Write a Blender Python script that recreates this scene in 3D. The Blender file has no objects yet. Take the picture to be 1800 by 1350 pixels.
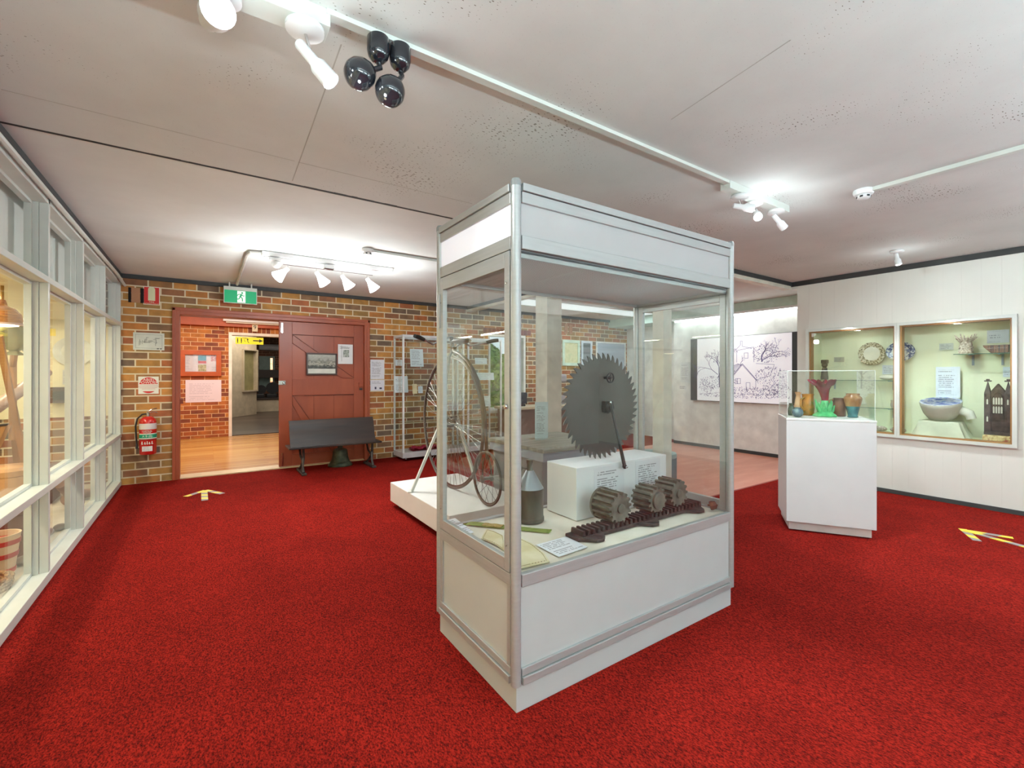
import bpy, math, random
from mathutils import Matrix, Vector
random.seed(7)
C = bpy.context.scene.collection
PI = math.pi
# ---------------------------------------------------------------- camera calibration (focal length in px, horizon row, eye height, yaw)
FPX, HV, EYE, YAW = 800.0, 659.5, 1.22, math.radians(34.1)
Fv = (math.sin(YAW), math.cos(YAW)); Rv = (math.cos(YAW), -math.sin(YAW))
def W(u, v, X=None, Y=None, Z=None):
    """point of the photo on a wall, floor or shelf plane of the room"""
    a = (u-900)/FPX
    q = (Fv[0]+Rv[0]*a, Fv[1]+Rv[1]*a, (HV-v)/FPX)
    if Z is not None: k = (Z-EYE)/q[2]
    elif X is not None: k = X/q[0]
    else: k = Y/q[1]
    return Vector((q[0]*k, q[1]*k, EYE+q[2]*k))
XL, YB, XR, ZC = -0.76, 6.60, 5.89, 2.34     # left glazed wall, brick wall, right wall, ceiling
# ---------------------------------------------------------------- materials
def lin(c): return c/12.92 if c <= .04045 else ((c+.055)/1.055)**2.4
def S(r, g, b): return (lin(r/255), lin(g/255), lin(b/255), 1)
MC = {}
def newmat(n):
    m = bpy.data.materials.new(n); m.use_nodes = True
    nt = m.node_tree; b = nt.nodes['Principled BSDF']
    return m, nt, b
def nd(nt, t, **k):
    n = nt.nodes.new(t)
    for a, v in k.items():
        if a.startswith('i_'): n.inputs[a[2:].replace('_', ' ')].default_value = v
        else: setattr(n, a, v)
    return n
def ramp(nt, stops, interp='LINEAR'):
    r = nt.nodes.new('ShaderNodeValToRGB'); r.color_ramp.interpolation = interp
    e = r.color_ramp.elements
    e[0].position, e[0].color = stops[0]; e[1].position, e[1].color = stops[-1]
    for p, c in stops[1:-1]:
        x = e.new(p); x.color = c
    return r
def paint(name, col, rough=.5, metal=0, var=.06, scale=6., bump=0, bscale=60., coat=0, spec=.5, stretch=None):
    """plain coloured surface with mild procedural unevenness"""
    if name in MC: return MC[name]
    m, nt, b = newmat(name); L = nt.links
    tc = nd(nt, 'ShaderNodeTexCoord'); mp = nd(nt, 'ShaderNodeMapping')
    if stretch: mp.inputs['Scale'].default_value = stretch
    L.new(tc.outputs['Object'], mp.inputs[0])
    no = nd(nt, 'ShaderNodeTexNoise'); no.inputs['Scale'].default_value = scale; no.inputs['Detail'].default_value = 4
    L.new(mp.outputs[0], no.inputs['Vector'])
    d = tuple(max(0, c*(1-var*2.2)) for c in col[:3])+(1,); h = tuple(min(1, c*(1+var*2.2)) for c in col[:3])+(1,)
    r = ramp(nt, [(.3, d), (.7, h)]); L.new(no.outputs['Fac'], r.inputs[0]); L.new(r.outputs[0], b.inputs['Base Color'])
    b.inputs['Roughness'].default_value = rough; b.inputs['Metallic'].default_value = metal
    b.inputs['Coat Weight'].default_value = coat; b.inputs['Specular IOR Level'].default_value = spec
    if bump:
        n2 = nd(nt, 'ShaderNodeTexNoise'); n2.inputs['Scale'].default_value = bscale; n2.inputs['Detail'].default_value = 3
        L.new(mp.outputs[0], n2.inputs['Vector'])
        bp = nd(nt, 'ShaderNodeBump'); bp.inputs['Strength'].default_value = bump; bp.inputs['Distance'].default_value = .01
        L.new(n2.outputs['Fac'], bp.inputs['Height']); L.new(bp.outputs[0], b.inputs['Normal'])
    MC[name] = m; return m
def emit(name, col, strength):
    if name in MC: return MC[name]
    m, nt, b = newmat(name)
    b.inputs['Base Color'].default_value = (.8, .8, .8, 1)
    b.inputs['Emission Color'].default_value = col; b.inputs['Emission Strength'].default_value = strength
    MC[name] = m; return m
def glassmat(name='clear_glass', tint=(.965, .985, .975, 1), ior=1.5, gain=1.0):
    if name in MC: return MC[name]
    m = bpy.data.materials.new(name); m.use_nodes = True; nt = m.node_tree; L = nt.links
    for n in list(nt.nodes): nt.nodes.remove(n)
    out = nd(nt, 'ShaderNodeOutputMaterial'); ge = nd(nt, 'ShaderNodeNewGeometry')
    mi = nd(nt, 'ShaderNodeMix'); mi.inputs[2].default_value = ior; mi.inputs[3].default_value = 1/ior
    L.new(ge.outputs['Backfacing'], mi.inputs[0])
    fr = nd(nt, 'ShaderNodeFresnel'); L.new(mi.outputs[0], fr.inputs['IOR'])
    mu = nd(nt, 'ShaderNodeMath', operation='MULTIPLY'); mu.use_clamp = True; mu.inputs[1].default_value = gain
    L.new(fr.outputs[0], mu.inputs[0])
    tr = nd(nt, 'ShaderNodeBsdfTransparent'); tr.inputs[0].default_value = tint
    gl = nd(nt, 'ShaderNodeBsdfGlossy'); gl.inputs['Roughness'].default_value = 0; gl.inputs[0].default_value = (1, 1, 1, 1)
    ms = nd(nt, 'ShaderNodeMixShader'); L.new(mu.outputs[0], ms.inputs[0]); L.new(tr.outputs[0], ms.inputs[1]); L.new(gl.outputs[0], ms.inputs[2])
    L.new(ms.outputs[0], out.inputs[0]); MC[name] = m; return m
def brickmat(name, cols, mortar, soldier=False, ox=0, oz=0, w=.227, h=.0825, ms=.011, axis='X'):
    if name in MC: return MC[name]
    m, nt, b = newmat(name); L = nt.links
    tc = nd(nt, 'ShaderNodeTexCoord'); sx = nd(nt, 'ShaderNodeSeparateXYZ'); L.new(tc.outputs['Object'], sx.inputs[0])
    cb = nd(nt, 'ShaderNodeCombineXYZ')
    L.new(sx.outputs[axis], cb.inputs[0]); L.new(sx.outputs['Z'], cb.inputs[1])
    if soldier:
        L.new(sx.outputs[axis], cb.inputs[1]); L.new(sx.outputs['Z'], cb.inputs[0])
    mp = nd(nt, 'ShaderNodeMapping'); mp.inputs['Location'].default_value = (ox, oz, 0); L.new(cb.outputs[0], mp.inputs[0])
    bt = nd(nt, 'ShaderNodeTexBrick'); bt.offset = 0 if soldier else .5
    bt.inputs['Color1'].default_value = (0, 0, 0, 1); bt.inputs['Color2'].default_value = (1, 1, 1, 1); bt.inputs['Mortar'].default_value = (.5, .5, .5, 1)
    bt.inputs['Scale'].default_value = 1; bt.inputs['Mortar Size'].default_value = ms*.5; bt.inputs['Mortar Smooth'].default_value = .1
    bt.inputs['Brick Width'].default_value = w; bt.inputs['Row Height'].default_value = h; bt.inputs['Bias'].default_value = 0
    L.new(mp.outputs[0], bt.inputs[0])
    n = len(cols); r = ramp(nt, [(i/n, c) for i, c in enumerate(cols)], 'CONSTANT'); L.new(bt.outputs['Color'], r.inputs[0])
    no = nd(nt, 'ShaderNodeTexNoise'); no.inputs['Scale'].default_value = 9; no.inputs['Detail'].default_value = 6; L.new(tc.outputs['Object'], no.inputs['Vector'])
    r2 = ramp(nt, [(.3, (.72, .72, .72, 1)), (.7, (1.2, 1.15, 1.05, 1))]); L.new(no.outputs['Fac'], r2.inputs[0])
    mu = nd(nt, 'ShaderNodeMix', data_type='RGBA', blend_type='MULTIPLY'); mu.inputs[0].default_value = 1
    L.new(r.outputs[0], mu.inputs[6]); L.new(r2.outputs[0], mu.inputs[7])
    mx = nd(nt, 'ShaderNodeMix', data_type='RGBA'); L.new(bt.outputs['Fac'], mx.inputs[0]); L.new(mu.outputs[2], mx.inputs[6]); mx.inputs[7].default_value = mortar
    L.new(mx.outputs[2], b.inputs['Base Color']); b.inputs['Roughness'].default_value = .75
    bp = nd(nt, 'ShaderNodeBump'); bp.invert = True; bp.inputs['Strength'].default_value = .6; bp.inputs['Distance'].default_value = .006
    L.new(bt.outputs['Fac'], bp.inputs['Height']); L.new(bp.outputs[0], b.inputs['Normal'])
    MC[name] = m; return m
def textmat(name, bg, ink, lines=14, mx=.1, top=.9, bot=.1, wide=1., seed=0., strength=.62, rough=.6):
    """sheet of print too small to read: rows of word-like dashes in generated coordinates (x across, z up)"""
    if name in MC: return MC[name]
    m, nt, b = newmat(name); L = nt.links
    tc = nd(nt, 'ShaderNodeTexCoord'); sx = nd(nt, 'ShaderNodeSeparateXYZ'); L.new(tc.outputs['Generated'], sx.inputs[0])
    def M(op, a, bb=None):
        n = nd(nt, 'ShaderNodeMath', operation=op)
        for i, q in enumerate((a, bb)):
            if q is None: continue
            if isinstance(q, (int, float)): n.inputs[i].default_value = q
            else: L.new(q, n.inputs[i])
        return n.outputs[0]
    x, z = sx.outputs['X'], sx.outputs['Z']
    zl = M('MULTIPLY', z, float(lines)); row = M('FLOOR', zl); fr = M('FRACT', zl)
    inrow = M('MULTIPLY', M('GREATER_THAN', fr, .3), M('LESS_THAN', fr, .75))
    cb = nd(nt, 'ShaderNodeCombineXYZ'); L.new(M('MULTIPLY', x, 22*wide), cb.inputs[0]); L.new(M('ADD', M('MULTIPLY', row, 7.31), seed), cb.inputs[1])
    no = nd(nt, 'ShaderNodeTexNoise'); no.inputs['Scale'].default_value = 1.0; no.inputs['Detail'].default_value = 1; L.new(cb.outputs[0], no.inputs['Vector'])
    word = M('GREATER_THAN', no.outputs['Fac'], .43)
    wn = nd(nt, 'ShaderNodeTexWhiteNoise', noise_dimensions='1D'); L.new(M('ADD', row, seed), wn.inputs['W'])
    end = M('SUBTRACT', 1-mx, M('MULTIPLY', wn.outputs['Value'], .3)); used = M('GREATER_THAN', wn.outputs['Value'], .12)
    f = M('MULTIPLY', M('MULTIPLY', inrow, word), M('MULTIPLY', M('GREATER_THAN', x, mx), M('LESS_THAN', x, end)))
    f = M('MULTIPLY', f, M('MULTIPLY', M('MULTIPLY', M('GREATER_THAN', z, bot), M('LESS_THAN', z, top)), used)); f = M('MULTIPLY', f, strength)
    mi = nd(nt, 'ShaderNodeMix', data_type='RGBA'); L.new(f, mi.inputs[0]); mi.inputs[6].default_value = bg; mi.inputs[7].default_value = ink
    L.new(mi.outputs[2], b.inputs['Base Color']); b.inputs['Roughness'].default_value = rough
    MC[name] = m; return m
def blotch(name, cols, scale=5., rough=.5, detail=4, contrast=(.3, .7), coat=0, stretch=None, metal=0, bump=0):
    if name in MC: return MC[name]
    m, nt, b = newmat(name); L = nt.links
    tc = nd(nt, 'ShaderNodeTexCoord'); mp = nd(nt, 'ShaderNodeMapping'); L.new(tc.outputs['Object'], mp.inputs[0])
    if stretch: mp.inputs['Scale'].default_value = stretch
    no = nd(nt, 'ShaderNodeTexNoise'); no.inputs['Scale'].default_value = scale; no.inputs['Detail'].default_value = detail; L.new(mp.outputs[0], no.inputs['Vector'])
    n = len(cols); a, z = contrast
    r = ramp(nt, [(a+(z-a)*i/(n-1), c) for i, c in enumerate(cols)]); L.new(no.outputs['Fac'], r.inputs[0]); L.new(r.outputs[0], b.inputs['Base Color'])
    b.inputs['Roughness'].default_value = rough; b.inputs['Coat Weight'].default_value = coat; b.inputs['Metallic'].default_value = metal
    if bump:
        bp = nd(nt, 'ShaderNodeBump'); bp.inputs['Strength'].default_value = bump; bp.inputs['Distance'].default_value = .01
        L.new(no.outputs['Fac'], bp.inputs['Height']); L.new(bp.outputs[0], b.inputs['Normal'])
    MC[name] = m; return m
# ---------------------------------------------------------------- mesh builder
WM = {}
class MB:
    def __init__(s, T=None): s.v = []; s.f = []; s.fm = []; s.T = T; s.m = 0
    def add(s, vs, fs):
        o = len(s.v)
        for p in vs:
            p = Vector(p); s.v.append(s.T @ p if s.T else p)
        for f in fs: s.f.append([i+o for i in f]); s.fm.append(s.m)
        return s
    def box(s, x0, x1, y0, y1, z0, z1):
        return s.add([(x0, y0, z0), (x1, y0, z0), (x1, y1, z0), (x0, y1, z0), (x0, y0, z1), (x1, y0, z1), (x1, y1, z1), (x0, y1, z1)],
              [(0, 3, 2, 1), (4, 5, 6, 7), (0, 1, 5, 4), (1, 2, 6, 5), (2, 3, 7, 6), (3, 0, 4, 7)])
    def frame(s, x0, x1, z0, z1, y0, y1, w):        # rectangular picture frame in the XZ plane
        s.box(x0, x1, y0, y1, z1-w, z1); s.box(x0, x1, y0, y1, z0, z0+w)
        s.box(x0, x0+w, y0, y1, z0+w, z1-w); return s.box(x1-w, x1, y0, y1, z0+w, z1-w)
    def tube(s, pts, r, n=8, caps=True, closed=False):
        pts = [Vector(p) for p in pts]; N = len(pts); rs = r if isinstance(r, (list, tuple)) else [r]*N
        vs, fs = [], []; up = None
        for i, p in enumerate(pts):
            if closed: t = pts[(i+1) % N]-pts[i-1]
            else: t = pts[min(i+1, N-1)]-pts[max(i-1, 0)]
            t = t.normalized() if t.length > 1e-9 else Vector((0, 0, 1))
            if up is None: up = Vector((0, 0, 1)) if abs(t.z) < .9 else Vector((1, 0, 0))
            a = t.cross(up)
            if a.length < 1e-6: a = t.cross(Vector((.3, 1, .2)))
            a.normalize(); b = a.cross(t); up = b
            for j in range(n):
                q = 2*PI*j/n; vs.append(p+a*math.cos(q)*rs[i]+b*math.sin(q)*rs[i])
        for i in range(N if closed else N-1):
            k = (i+1) % N
            for j in range(n): fs.append((i*n+j, i*n+(j+1) % n, k*n+(j+1) % n, k*n+j))
        if caps and not closed:
            fs.append(tuple(range(n))[::-1]); fs.append(tuple((N-1)*n+j for j in range(n)))
        return s.add(vs, fs)
    def bar(s, a, b, w, h=None):                     # square-section bar
        a = Vector(a); b = Vector(b); h = h or w; t = (b-a).normalized()
        up = Vector((0, 0, 1)) if abs(t.z) < .95 else Vector((0, 1, 0))
        x = t.cross(up).normalized(); y = x.cross(t)
        vs = [p+x*i*w/2+y*j*h/2 for p in (a, b) for i, j in ((-1, -1), (1, -1), (1, 1), (-1, 1))]
        return s.add(vs, [(0, 1, 2, 3), (7, 6, 5, 4), (0, 4, 5, 1), (1, 5, 6, 2), (2, 6, 7, 3), (3, 7, 4, 0)])
    def lathe(s, prof, c=(0, 0, 0), n=24, axis=None, wob=None, mats=None):
        """prof: (r, h) pairs, revolved about axis through c"""
        c = Vector(c); ax = Vector(axis or (0, 0, 1)).normalized()
        a = ax.orthogonal().normalized() if axis else Vector((1, 0, 0)); b = ax.cross(a)
        vs = []
        for (r, h) in prof:
            for j in range(n):
                q = 2*PI*j/n; rr = r*(wob(q, h) if wob else 1)
                vs.append(c+ax*h+a*math.cos(q)*rr+b*math.sin(q)*rr)
        o = len(s.v); s.add(vs, [])
        for i in range(len(prof)-1):
            mi = mats[i] if mats else s.m
            for j in range(n): s.f.append([o+i*n+j, o+i*n+(j+1) % n, o+(i+1)*n+(j+1) % n, o+(i+1)*n+j]); s.fm.append(mi)
        s.f.append([o+j for j in range(n)][::-1]); s.fm.append(mats[0] if mats else s.m)
        s.f.append([o+(len(prof)-1)*n+j for j in range(n)]); s.fm.append(mats[-1] if mats else s.m)
        return s
    def ball(s, c, r, n=16, m=10):
        c = Vector(c); r = r if isinstance(r, (tuple, list)) else (r, r, r); vs = [c+Vector((0, 0, -r[2]))]; fs = []
        for i in range(1, m):
            t = -PI/2+PI*i/m
            for j in range(n):
                q = 2*PI*j/n; vs.append(c+Vector((r[0]*math.cos(t)*math.cos(q), r[1]*math.cos(t)*math.sin(q), r[2]*math.sin(t))))
        vs.append(c+Vector((0, 0, r[2])))
        for j in range(n): fs.append((0, 1+(j+1) % n, 1+j))
        for i in range(m-2):
            for j in range(n): fs.append((1+i*n+j, 1+i*n+(j+1) % n, 1+(i+1)*n+(j+1) % n, 1+(i+1)*n+j))
        L = len(vs)-1
        for j in range(n): fs.append((L, 1+(m-2)*n+j, 1+(m-2)*n+(j+1) % n))
        return s.add(vs, fs)
    def prism(s, poly, d, plane='XZ', o=(0, 0, 0)):   # polygon extruded by d along the plane's normal
        o = Vector(o)
        def P(a, b, c): return o+(Vector((a, c, b)) if plane == 'XZ' else Vector((c, a, b)) if plane == 'YZ' else Vector((a, b, c)))
        n = len(poly)
        vs = [P(a, b, 0) for a, b in poly]+[P(a, b, d) for a, b in poly]
        fs = [tuple(range(n))[::-1], tuple(range(n, 2*n))]+[(i, (i+1) % n, n+(i+1) % n, n+i) for i in range(n)]
        return s.add(vs, fs)
    def stroke(s, pts, w, y=0.0, t=.0006):           # printed / inked line in the local XZ plane, front towards -y
        for (a, b), (c, d) in zip(pts[:-1], pts[1:]):
            L = math.hypot(c-a, d-b)
            if L < 1e-6: continue
            nx, nz = -(d-b)/L*w/2, (c-a)/L*w/2
            s.add([(a+nx, y, b+nz), (c+nx, y, d+nz), (c-nx, y, d-nz), (a-nx, y, b-nz), (a+nx, y-t, b+nz), (c+nx, y-t, d+nz), (c-nx, y-t, d-nz), (a-nx, y-t, b-nz)],
                  [(4, 7, 6, 5), (0, 4, 5, 1), (1, 5, 6, 2), (2, 6, 7, 3), (3, 7, 4, 0)])
        return s
    def build(s, name, mats, parent=None, smooth=False, bevel=0, mw=None, label=None, kind=None, auto=None):
        me = bpy.data.meshes.new(name)
        if not isinstance(mats, (list, tuple)): mats = [mats]
        if mw is None:
            xs = [p.x for p in s.v]; ys = [p.y for p in s.v]; zs = [p.z for p in s.v]
            c = Vector(((min(xs)+max(xs))/2, (min(ys)+max(ys))/2, min(zs))); mw = Matrix.Translation(c)
            vs = [p-c for p in s.v]
        else: vs = s.v
        me.from_pydata([tuple(p) for p in vs], [], s.f)
        for m in mats: me.materials.append(m)
        for p, i in zip(me.polygons, s.fm): p.material_index = min(i, len(mats)-1); p.use_smooth = bool(smooth)
        import bmesh
        bm = bmesh.new(); bm.from_mesh(me); bmesh.ops.recalc_face_normals(bm, faces=bm.faces)
        if smooth:
            for e in bm.edges:
                if len(e.link_faces) == 2 and e.calc_face_angle(0) > math.radians(auto or 38): e.smooth = False
        bm.to_mesh(me); bm.free(); me.update()
        o = bpy.data.objects.new(name, me); C.objects.link(o)
        if bevel:
            b = o.modifiers.new('bevel', 'BEVEL'); b.width = bevel; b.segments = 2; b.limit_method = 'ANGLE'; b.angle_limit = math.radians(40)
            b.harden_normals = False
        place(o, mw, parent)
        if label: o['label'] = label
        if kind: o['kind'] = kind
        return o
def place(o, mw, parent=None):
    WM[o] = mw.copy()
    if parent is not None:
        o.parent = parent; o.matrix_parent_inverse = WM[parent].inverted()
    o.matrix_basis = mw
def tag(o, label, cat, group=None, kind=None):
    o['label'] = label; o['category'] = cat
    if group: o['group'] = group
    if kind: o['kind'] = kind
    return o
def thing(name, loc, label, cat, group=None, rz=0):
    o = bpy.data.objects.new(name, None); o.empty_display_size = .1; C.objects.link(o)
    place(o, Matrix.Translation(Vector(loc)) @ Matrix.Rotation(rz, 4, 'Z')); return tag(o, label, cat, group)
def struct(o): o['kind'] = 'structure'; return o
def copy_tree(o, mw, label=None, parent=None):
    """copy of a thing, its parts and their sub-parts (shared mesh data)"""
    c = o.copy(); C.objects.link(c)
    if parent is None: c.matrix_basis = mw; WM[c] = mw.copy()
    else: c.parent = parent
    if label: c['label'] = label
    for ch in [x for x in WMkids(o)]: copy_tree(ch, None, None, c)
    return c
def WMkids(o): return [x for x in C.objects if x.parent == o]
def T(x, y, z, rz=0, rx=0, ry=0):
    return Matrix.Translation((x, y, z)) @ Matrix.Rotation(rz, 4, 'Z') @ Matrix.Rotation(ry, 4, 'Y') @ Matrix.Rotation(rx, 4, 'X')
RW = -PI/2          # things seen on walls that face -X: local x runs to the viewer's right
def text_obj(body, size, mw, m, name='lettering', parent=None, ext=.0008, align='CENTER', sx=1.0):
    cu = bpy.data.curves.new(name, 'FONT'); cu.body = body; cu.size = size; cu.align_x = align; cu.align_y = 'CENTER'; cu.extrude = ext; cu.resolution_u = 3
    cu.space_line = .9
    tmp = bpy.data.objects.new('tmp', cu); me = bpy.data.meshes.new_from_object(tmp); bpy.data.objects.remove(tmp); bpy.data.curves.remove(cu)
    me.transform(Matrix.Diagonal((sx, 1, 1, 1))); me.transform(Matrix.Rotation(PI/2, 4, 'X')); me.materials.clear(); me.materials.append(m); me.name = name
    o = bpy.data.objects.new(name, me); C.objects.link(o); place(o, mw, parent); return o
def card(name, w, h, mw, m, parent=None, t=.002, bevel=0):
    """upright sheet: local x across, z up, face towards -y, back at y=0"""
    return MB().box(-w/2, w/2, -t, 0, -h/2, h/2).build(name, m, parent, mw=mw)
GLASS = glassmat(gain=.8)
PLATE = glassmat('shopfront_glass', (.985, .99, .985, 1), gain=.5)
WHITE = paint('white_paint', S(226, 226, 222), .45, var=.015)
WHITEW = paint('white_gloss_timber', S(206, 210, 203), .35, var=.02)
PANEL = paint('white_laminate', S(186, 189, 189), .4, var=.01)
ALU = paint('brushed_aluminium', S(180, 182, 182), .4, metal=.4, var=.02, stretch=(1, 1, 14))
DARK = paint('charcoal_trim', S(52, 54, 54), .6)
BLACK = paint('black_plastic', S(28, 28, 30), .35)
CHROME = paint('chrome', S(205, 205, 205), .15, metal=1, var=.01)
REDP = blotch('red_brown_gloss_paint', [S(138, 62, 36), S(156, 74, 44), S(168, 84, 52)], 3., .38, stretch=(1, 1, .3))
IRON = blotch('dark_cast_iron', [S(44, 40, 38), S(66, 60, 56), S(88, 80, 74)], 14., .5, metal=.35)
INK = paint('black_ink', S(40, 40, 44), .7); PAPER = paint('white_paper', S(236, 238, 240), .7, var=.01)
# ================================================================ ROOM SHELL
# carpet ---------------------------------------------------------
def carpet_mat():
    m, nt, b = newmat('red_carpet'); L = nt.links
    tc = nd(nt, 'ShaderNodeTexCoord')
    n1 = nd(nt, 'ShaderNodeTexNoise'); n1.inputs['Scale'].default_value = 190; n1.inputs['Detail'].default_value = 5; n1.inputs['Roughness'].default_value = .75
    n2 = nd(nt, 'ShaderNodeTexNoise'); n2.inputs['Scale'].default_value = 3.2; n2.inputs['Detail'].default_value = 3
    mp = nd(nt, 'ShaderNodeMapping'); mp.inputs['Scale'].default_value = (1, .55, 1); mp.inputs['Rotation'].default_value = (0, 0, .6)
    L.new(tc.outputs['Object'], mp.inputs[0]); L.new(mp.outputs[0], n1.inputs['Vector']); L.new(tc.outputs['Object'], n2.inputs['Vector'])
    r1 = ramp(nt, [(.36, S(46, 10, 9)), (.47, S(108, 20, 15)), (.6, S(152, 33, 24))])
    L.new(n1.outputs['Fac'], r1.inputs[0])
    r2 = ramp(nt, [(.35, (.9, .9, .9, 1)), (.65, (1.08, 1.08, 1.08, 1))]); L.new(n2.outputs['Fac'], r2.inputs[0])
    mu = nd(nt, 'ShaderNodeMix', data_type='RGBA', blend_type='MULTIPLY'); mu.inputs[0].default_value = 1
    L.new(r1.outputs[0], mu.inputs[6]); L.new(r2.outputs[0], mu.inputs[7]); L.new(mu.outputs[2], b.inputs['Base Color'])
    b.inputs['Roughness'].default_value = .95; b.inputs['Specular IOR Level'].default_value = .04
    bp = nd(nt, 'ShaderNodeBump'); bp.inputs['Strength'].default_value = .5; bp.inputs['Distance'].default_value = .006
    L.new(n1.outputs['Fac'], bp.inputs['Height']); L.new(bp.outputs[0], b.inputs['Normal'])
    return m
CARPET = carpet_mat()
YK = -3.2           # wall behind the visitor
mb = MB()
mb.box(XL-1.3, XR, YK, 2.665, -.05, 0); mb.box(XL-1.3, 3.55, 2.665, YB+.03, -.05, 0); mb.box(3.55, 7.4, 5.22, YB+.03, -.05, 0)
struct(mb.build('floor', CARPET))
TERR = blotch('terracotta_vinyl', [S(196, 120, 96), S(204, 132, 108), S(214, 150, 128)], 3., .3, stretch=(.6, 2.5, 1))
struct(MB().box(3.55, 7.4, 2.665, 5.22, -.05, -.001).build('floor_terracotta', TERR))
# metal edging where carpet meets vinyl
struct(MB().box(3.55, XR, 2.650, 2.672, 0, .004).build('trim_1', paint('edge_strip', S(150, 60, 48), .5)))
def wood_mat(name, cols, plank=.09, rough=.3, axis='X'):
    m, nt, b = newmat(name); L = nt.links
    tc = nd(nt, 'ShaderNodeTexCoord'); mp = nd(nt, 'ShaderNodeMapping'); L.new(tc.outputs['Object'], mp.inputs[0])
    bt = nd(nt, 'ShaderNodeTexBrick'); bt.offset = .37; bt.inputs['Color1'].default_value = (0, 0, 0, 1); bt.inputs['Color2'].default_value = (1, 1, 1, 1)
    bt.inputs['Mortar'].default_value = (0, 0, 0, 1); bt.inputs['Scale'].default_value = 1; bt.inputs['Mortar Size'].default_value = .0012
    bt.inputs['Brick Width'].default_value = 1.7; bt.inputs['Row Height'].default_value = plank; L.new(mp.outputs[0], bt.inputs[0])
    mp2 = nd(nt, 'ShaderNodeMapping'); mp2.inputs['Scale'].default_value = (1.2, 22, 22); L.new(tc.outputs['Object'], mp2.inputs[0])
    no = nd(nt, 'ShaderNodeTexNoise'); no.inputs['Scale'].default_value = 2.; no.inputs['Detail'].default_value = 4; L.new(mp2.outputs[0], no.inputs['Vector'])
    ad = nd(nt, 'ShaderNodeMix', data_type='RGBA'); ad.inputs[0].default_value = .5; L.new(bt.outputs['Color'], ad.inputs[6]); L.new(no.outputs['Color'], ad.inputs[7])
    n = len(cols); r = ramp(nt, [(.15+.7*i/(n-1), c) for i, c in enumerate(cols)]); L.new(ad.outputs[2], r.inputs[0])
    L.new(r.outputs[0], b.inputs['Base Color']); b.inputs['Roughness'].default_value = rough
    return m
HALLF = wood_mat('polished_floorboards', [S(168, 112, 52), S(192, 138, 70), S(210, 162, 92)], .085, .22)
DARKF = wood_mat('dark_floorboards', [S(58, 46, 40), S(78, 64, 56), S(96, 82, 72)], .13, .3)
# ceiling --------------------------------------------------------
def ceil_mat(name, base, pits, scale=26, dens=.10):
    m, nt, b = newmat(name); L = nt.links
    tc = nd(nt, 'ShaderNodeTexCoord')
    no = nd(nt, 'ShaderNodeTexNoise'); no.inputs['Scale'].default_value = 1.6; no.inputs['Detail'].default_value = 8; no.inputs['Roughness'].default_value = .6
    L.new(tc.outputs['Object'], no.inputs['Vector'])
    r = ramp(nt, [(.3, tuple(c*.91 for c in base[:3])+(1,)), (.72, tuple(min(1, c*1.05) for c in base[:3])+(1,))]); L.new(no.outputs['Fac'], r.inputs[0])
    last = r.outputs[0]
    if pits:
        vo = nd(nt, 'ShaderNodeTexVoronoi', voronoi_dimensions='2D'); vo.inputs['Scale'].default_value = scale; vm = nd(nt, 'ShaderNodeMapping'); vm.inputs['Scale'].default_value = (.45, 1, 1); L.new(tc.outputs['Object'], vm.inputs[0]); L.new(vm.outputs[0], vo.inputs['Vector'])
        n2 = nd(nt, 'ShaderNodeTexNoise'); n2.inputs['Scale'].default_value = 1.4; n2.inputs['Detail'].default_value = 2; L.new(tc.outputs['Object'], n2.inputs['Vector'])
        r2 = ramp(nt, [(.50, (.12, .12, .12, 1)), (.68, (1, 1, 1, 1))]); L.new(n2.outputs['Fac'], r2.inputs[0])
        th = nd(nt, 'ShaderNodeMath', operation='MULTIPLY'); L.new(r2.outputs[0], th.inputs[0]); th.inputs[1].default_value = dens
        wn = nd(nt, 'ShaderNodeSeparateColor'); L.new(vo.outputs['Color'], wn.inputs[0])
        t2 = nd(nt, 'ShaderNodeMath', operation='MULTIPLY'); L.new(wn.outputs[0], t2.inputs[0]); L.new(th.outputs[0], t2.inputs[1])
        lt = nd(nt, 'ShaderNodeMath', operation='LESS_THAN'); L.new(vo.outputs['Distance'], lt.inputs[0]); L.new(t2.outputs[0], lt.inputs[1])
        mx = nd(nt, 'ShaderNodeMix', data_type='RGBA'); L.new(lt.outputs[0], mx.inputs[0]); L.new(last, mx.inputs[6]); mx.inputs[7].default_value = S(112, 104, 92); last = mx.outputs[2]
    L.new(last, b.inputs['Base Color']); b.inputs['Roughness'].default_value = .8
    bp = nd(nt, 'ShaderNodeBump'); bp.inputs['Strength'].default_value = .12; bp.inputs['Distance'].default_value = .02
    L.new(no.outputs['Fac'], bp.inputs['Height']); L.new(bp.outputs[0], b.inputs['Normal'])
    return m
CEIL1 = ceil_mat('painted_concrete_ceiling', S(208, 209, 206), True, 70, .26)
CEIL2 = ceil_mat('smooth_board_ceiling', S(220, 222, 219), False)
YJ = 2.93
struct(MB().box(XL-1.3, XR+.4, YK, YJ, ZC, ZC+.12).build('ceiling', CEIL1))
mb = MB(); mb.box(XL-1.3, 7.4, YJ+.016, YB, ZC+.004, ZC+.12); mb.box(XR+.4, 7.4, 2.6, YJ+.016, ZC+.004, ZC+.12)
struct(mb.build('ceiling_rear', CEIL2))
mb = MB(); random.seed(8); xx = XL-1.3
while xx < XR+.4:
    l_ = random.uniform(.03, .09); w_ = .004+(.014*math.exp(-((xx-.75)/.55)**2))*random.uniform(.5, 1)+random.uniform(0, .004); mb.box(xx, xx+l_, YJ-w_*.7, YJ+.016, ZC-.0008, ZC+.05); xx += l_
struct(mb.build('trim_2', paint('dark_joint', S(50, 46, 42), .9)))          # dark strip set in the open joint between the slabs
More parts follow.
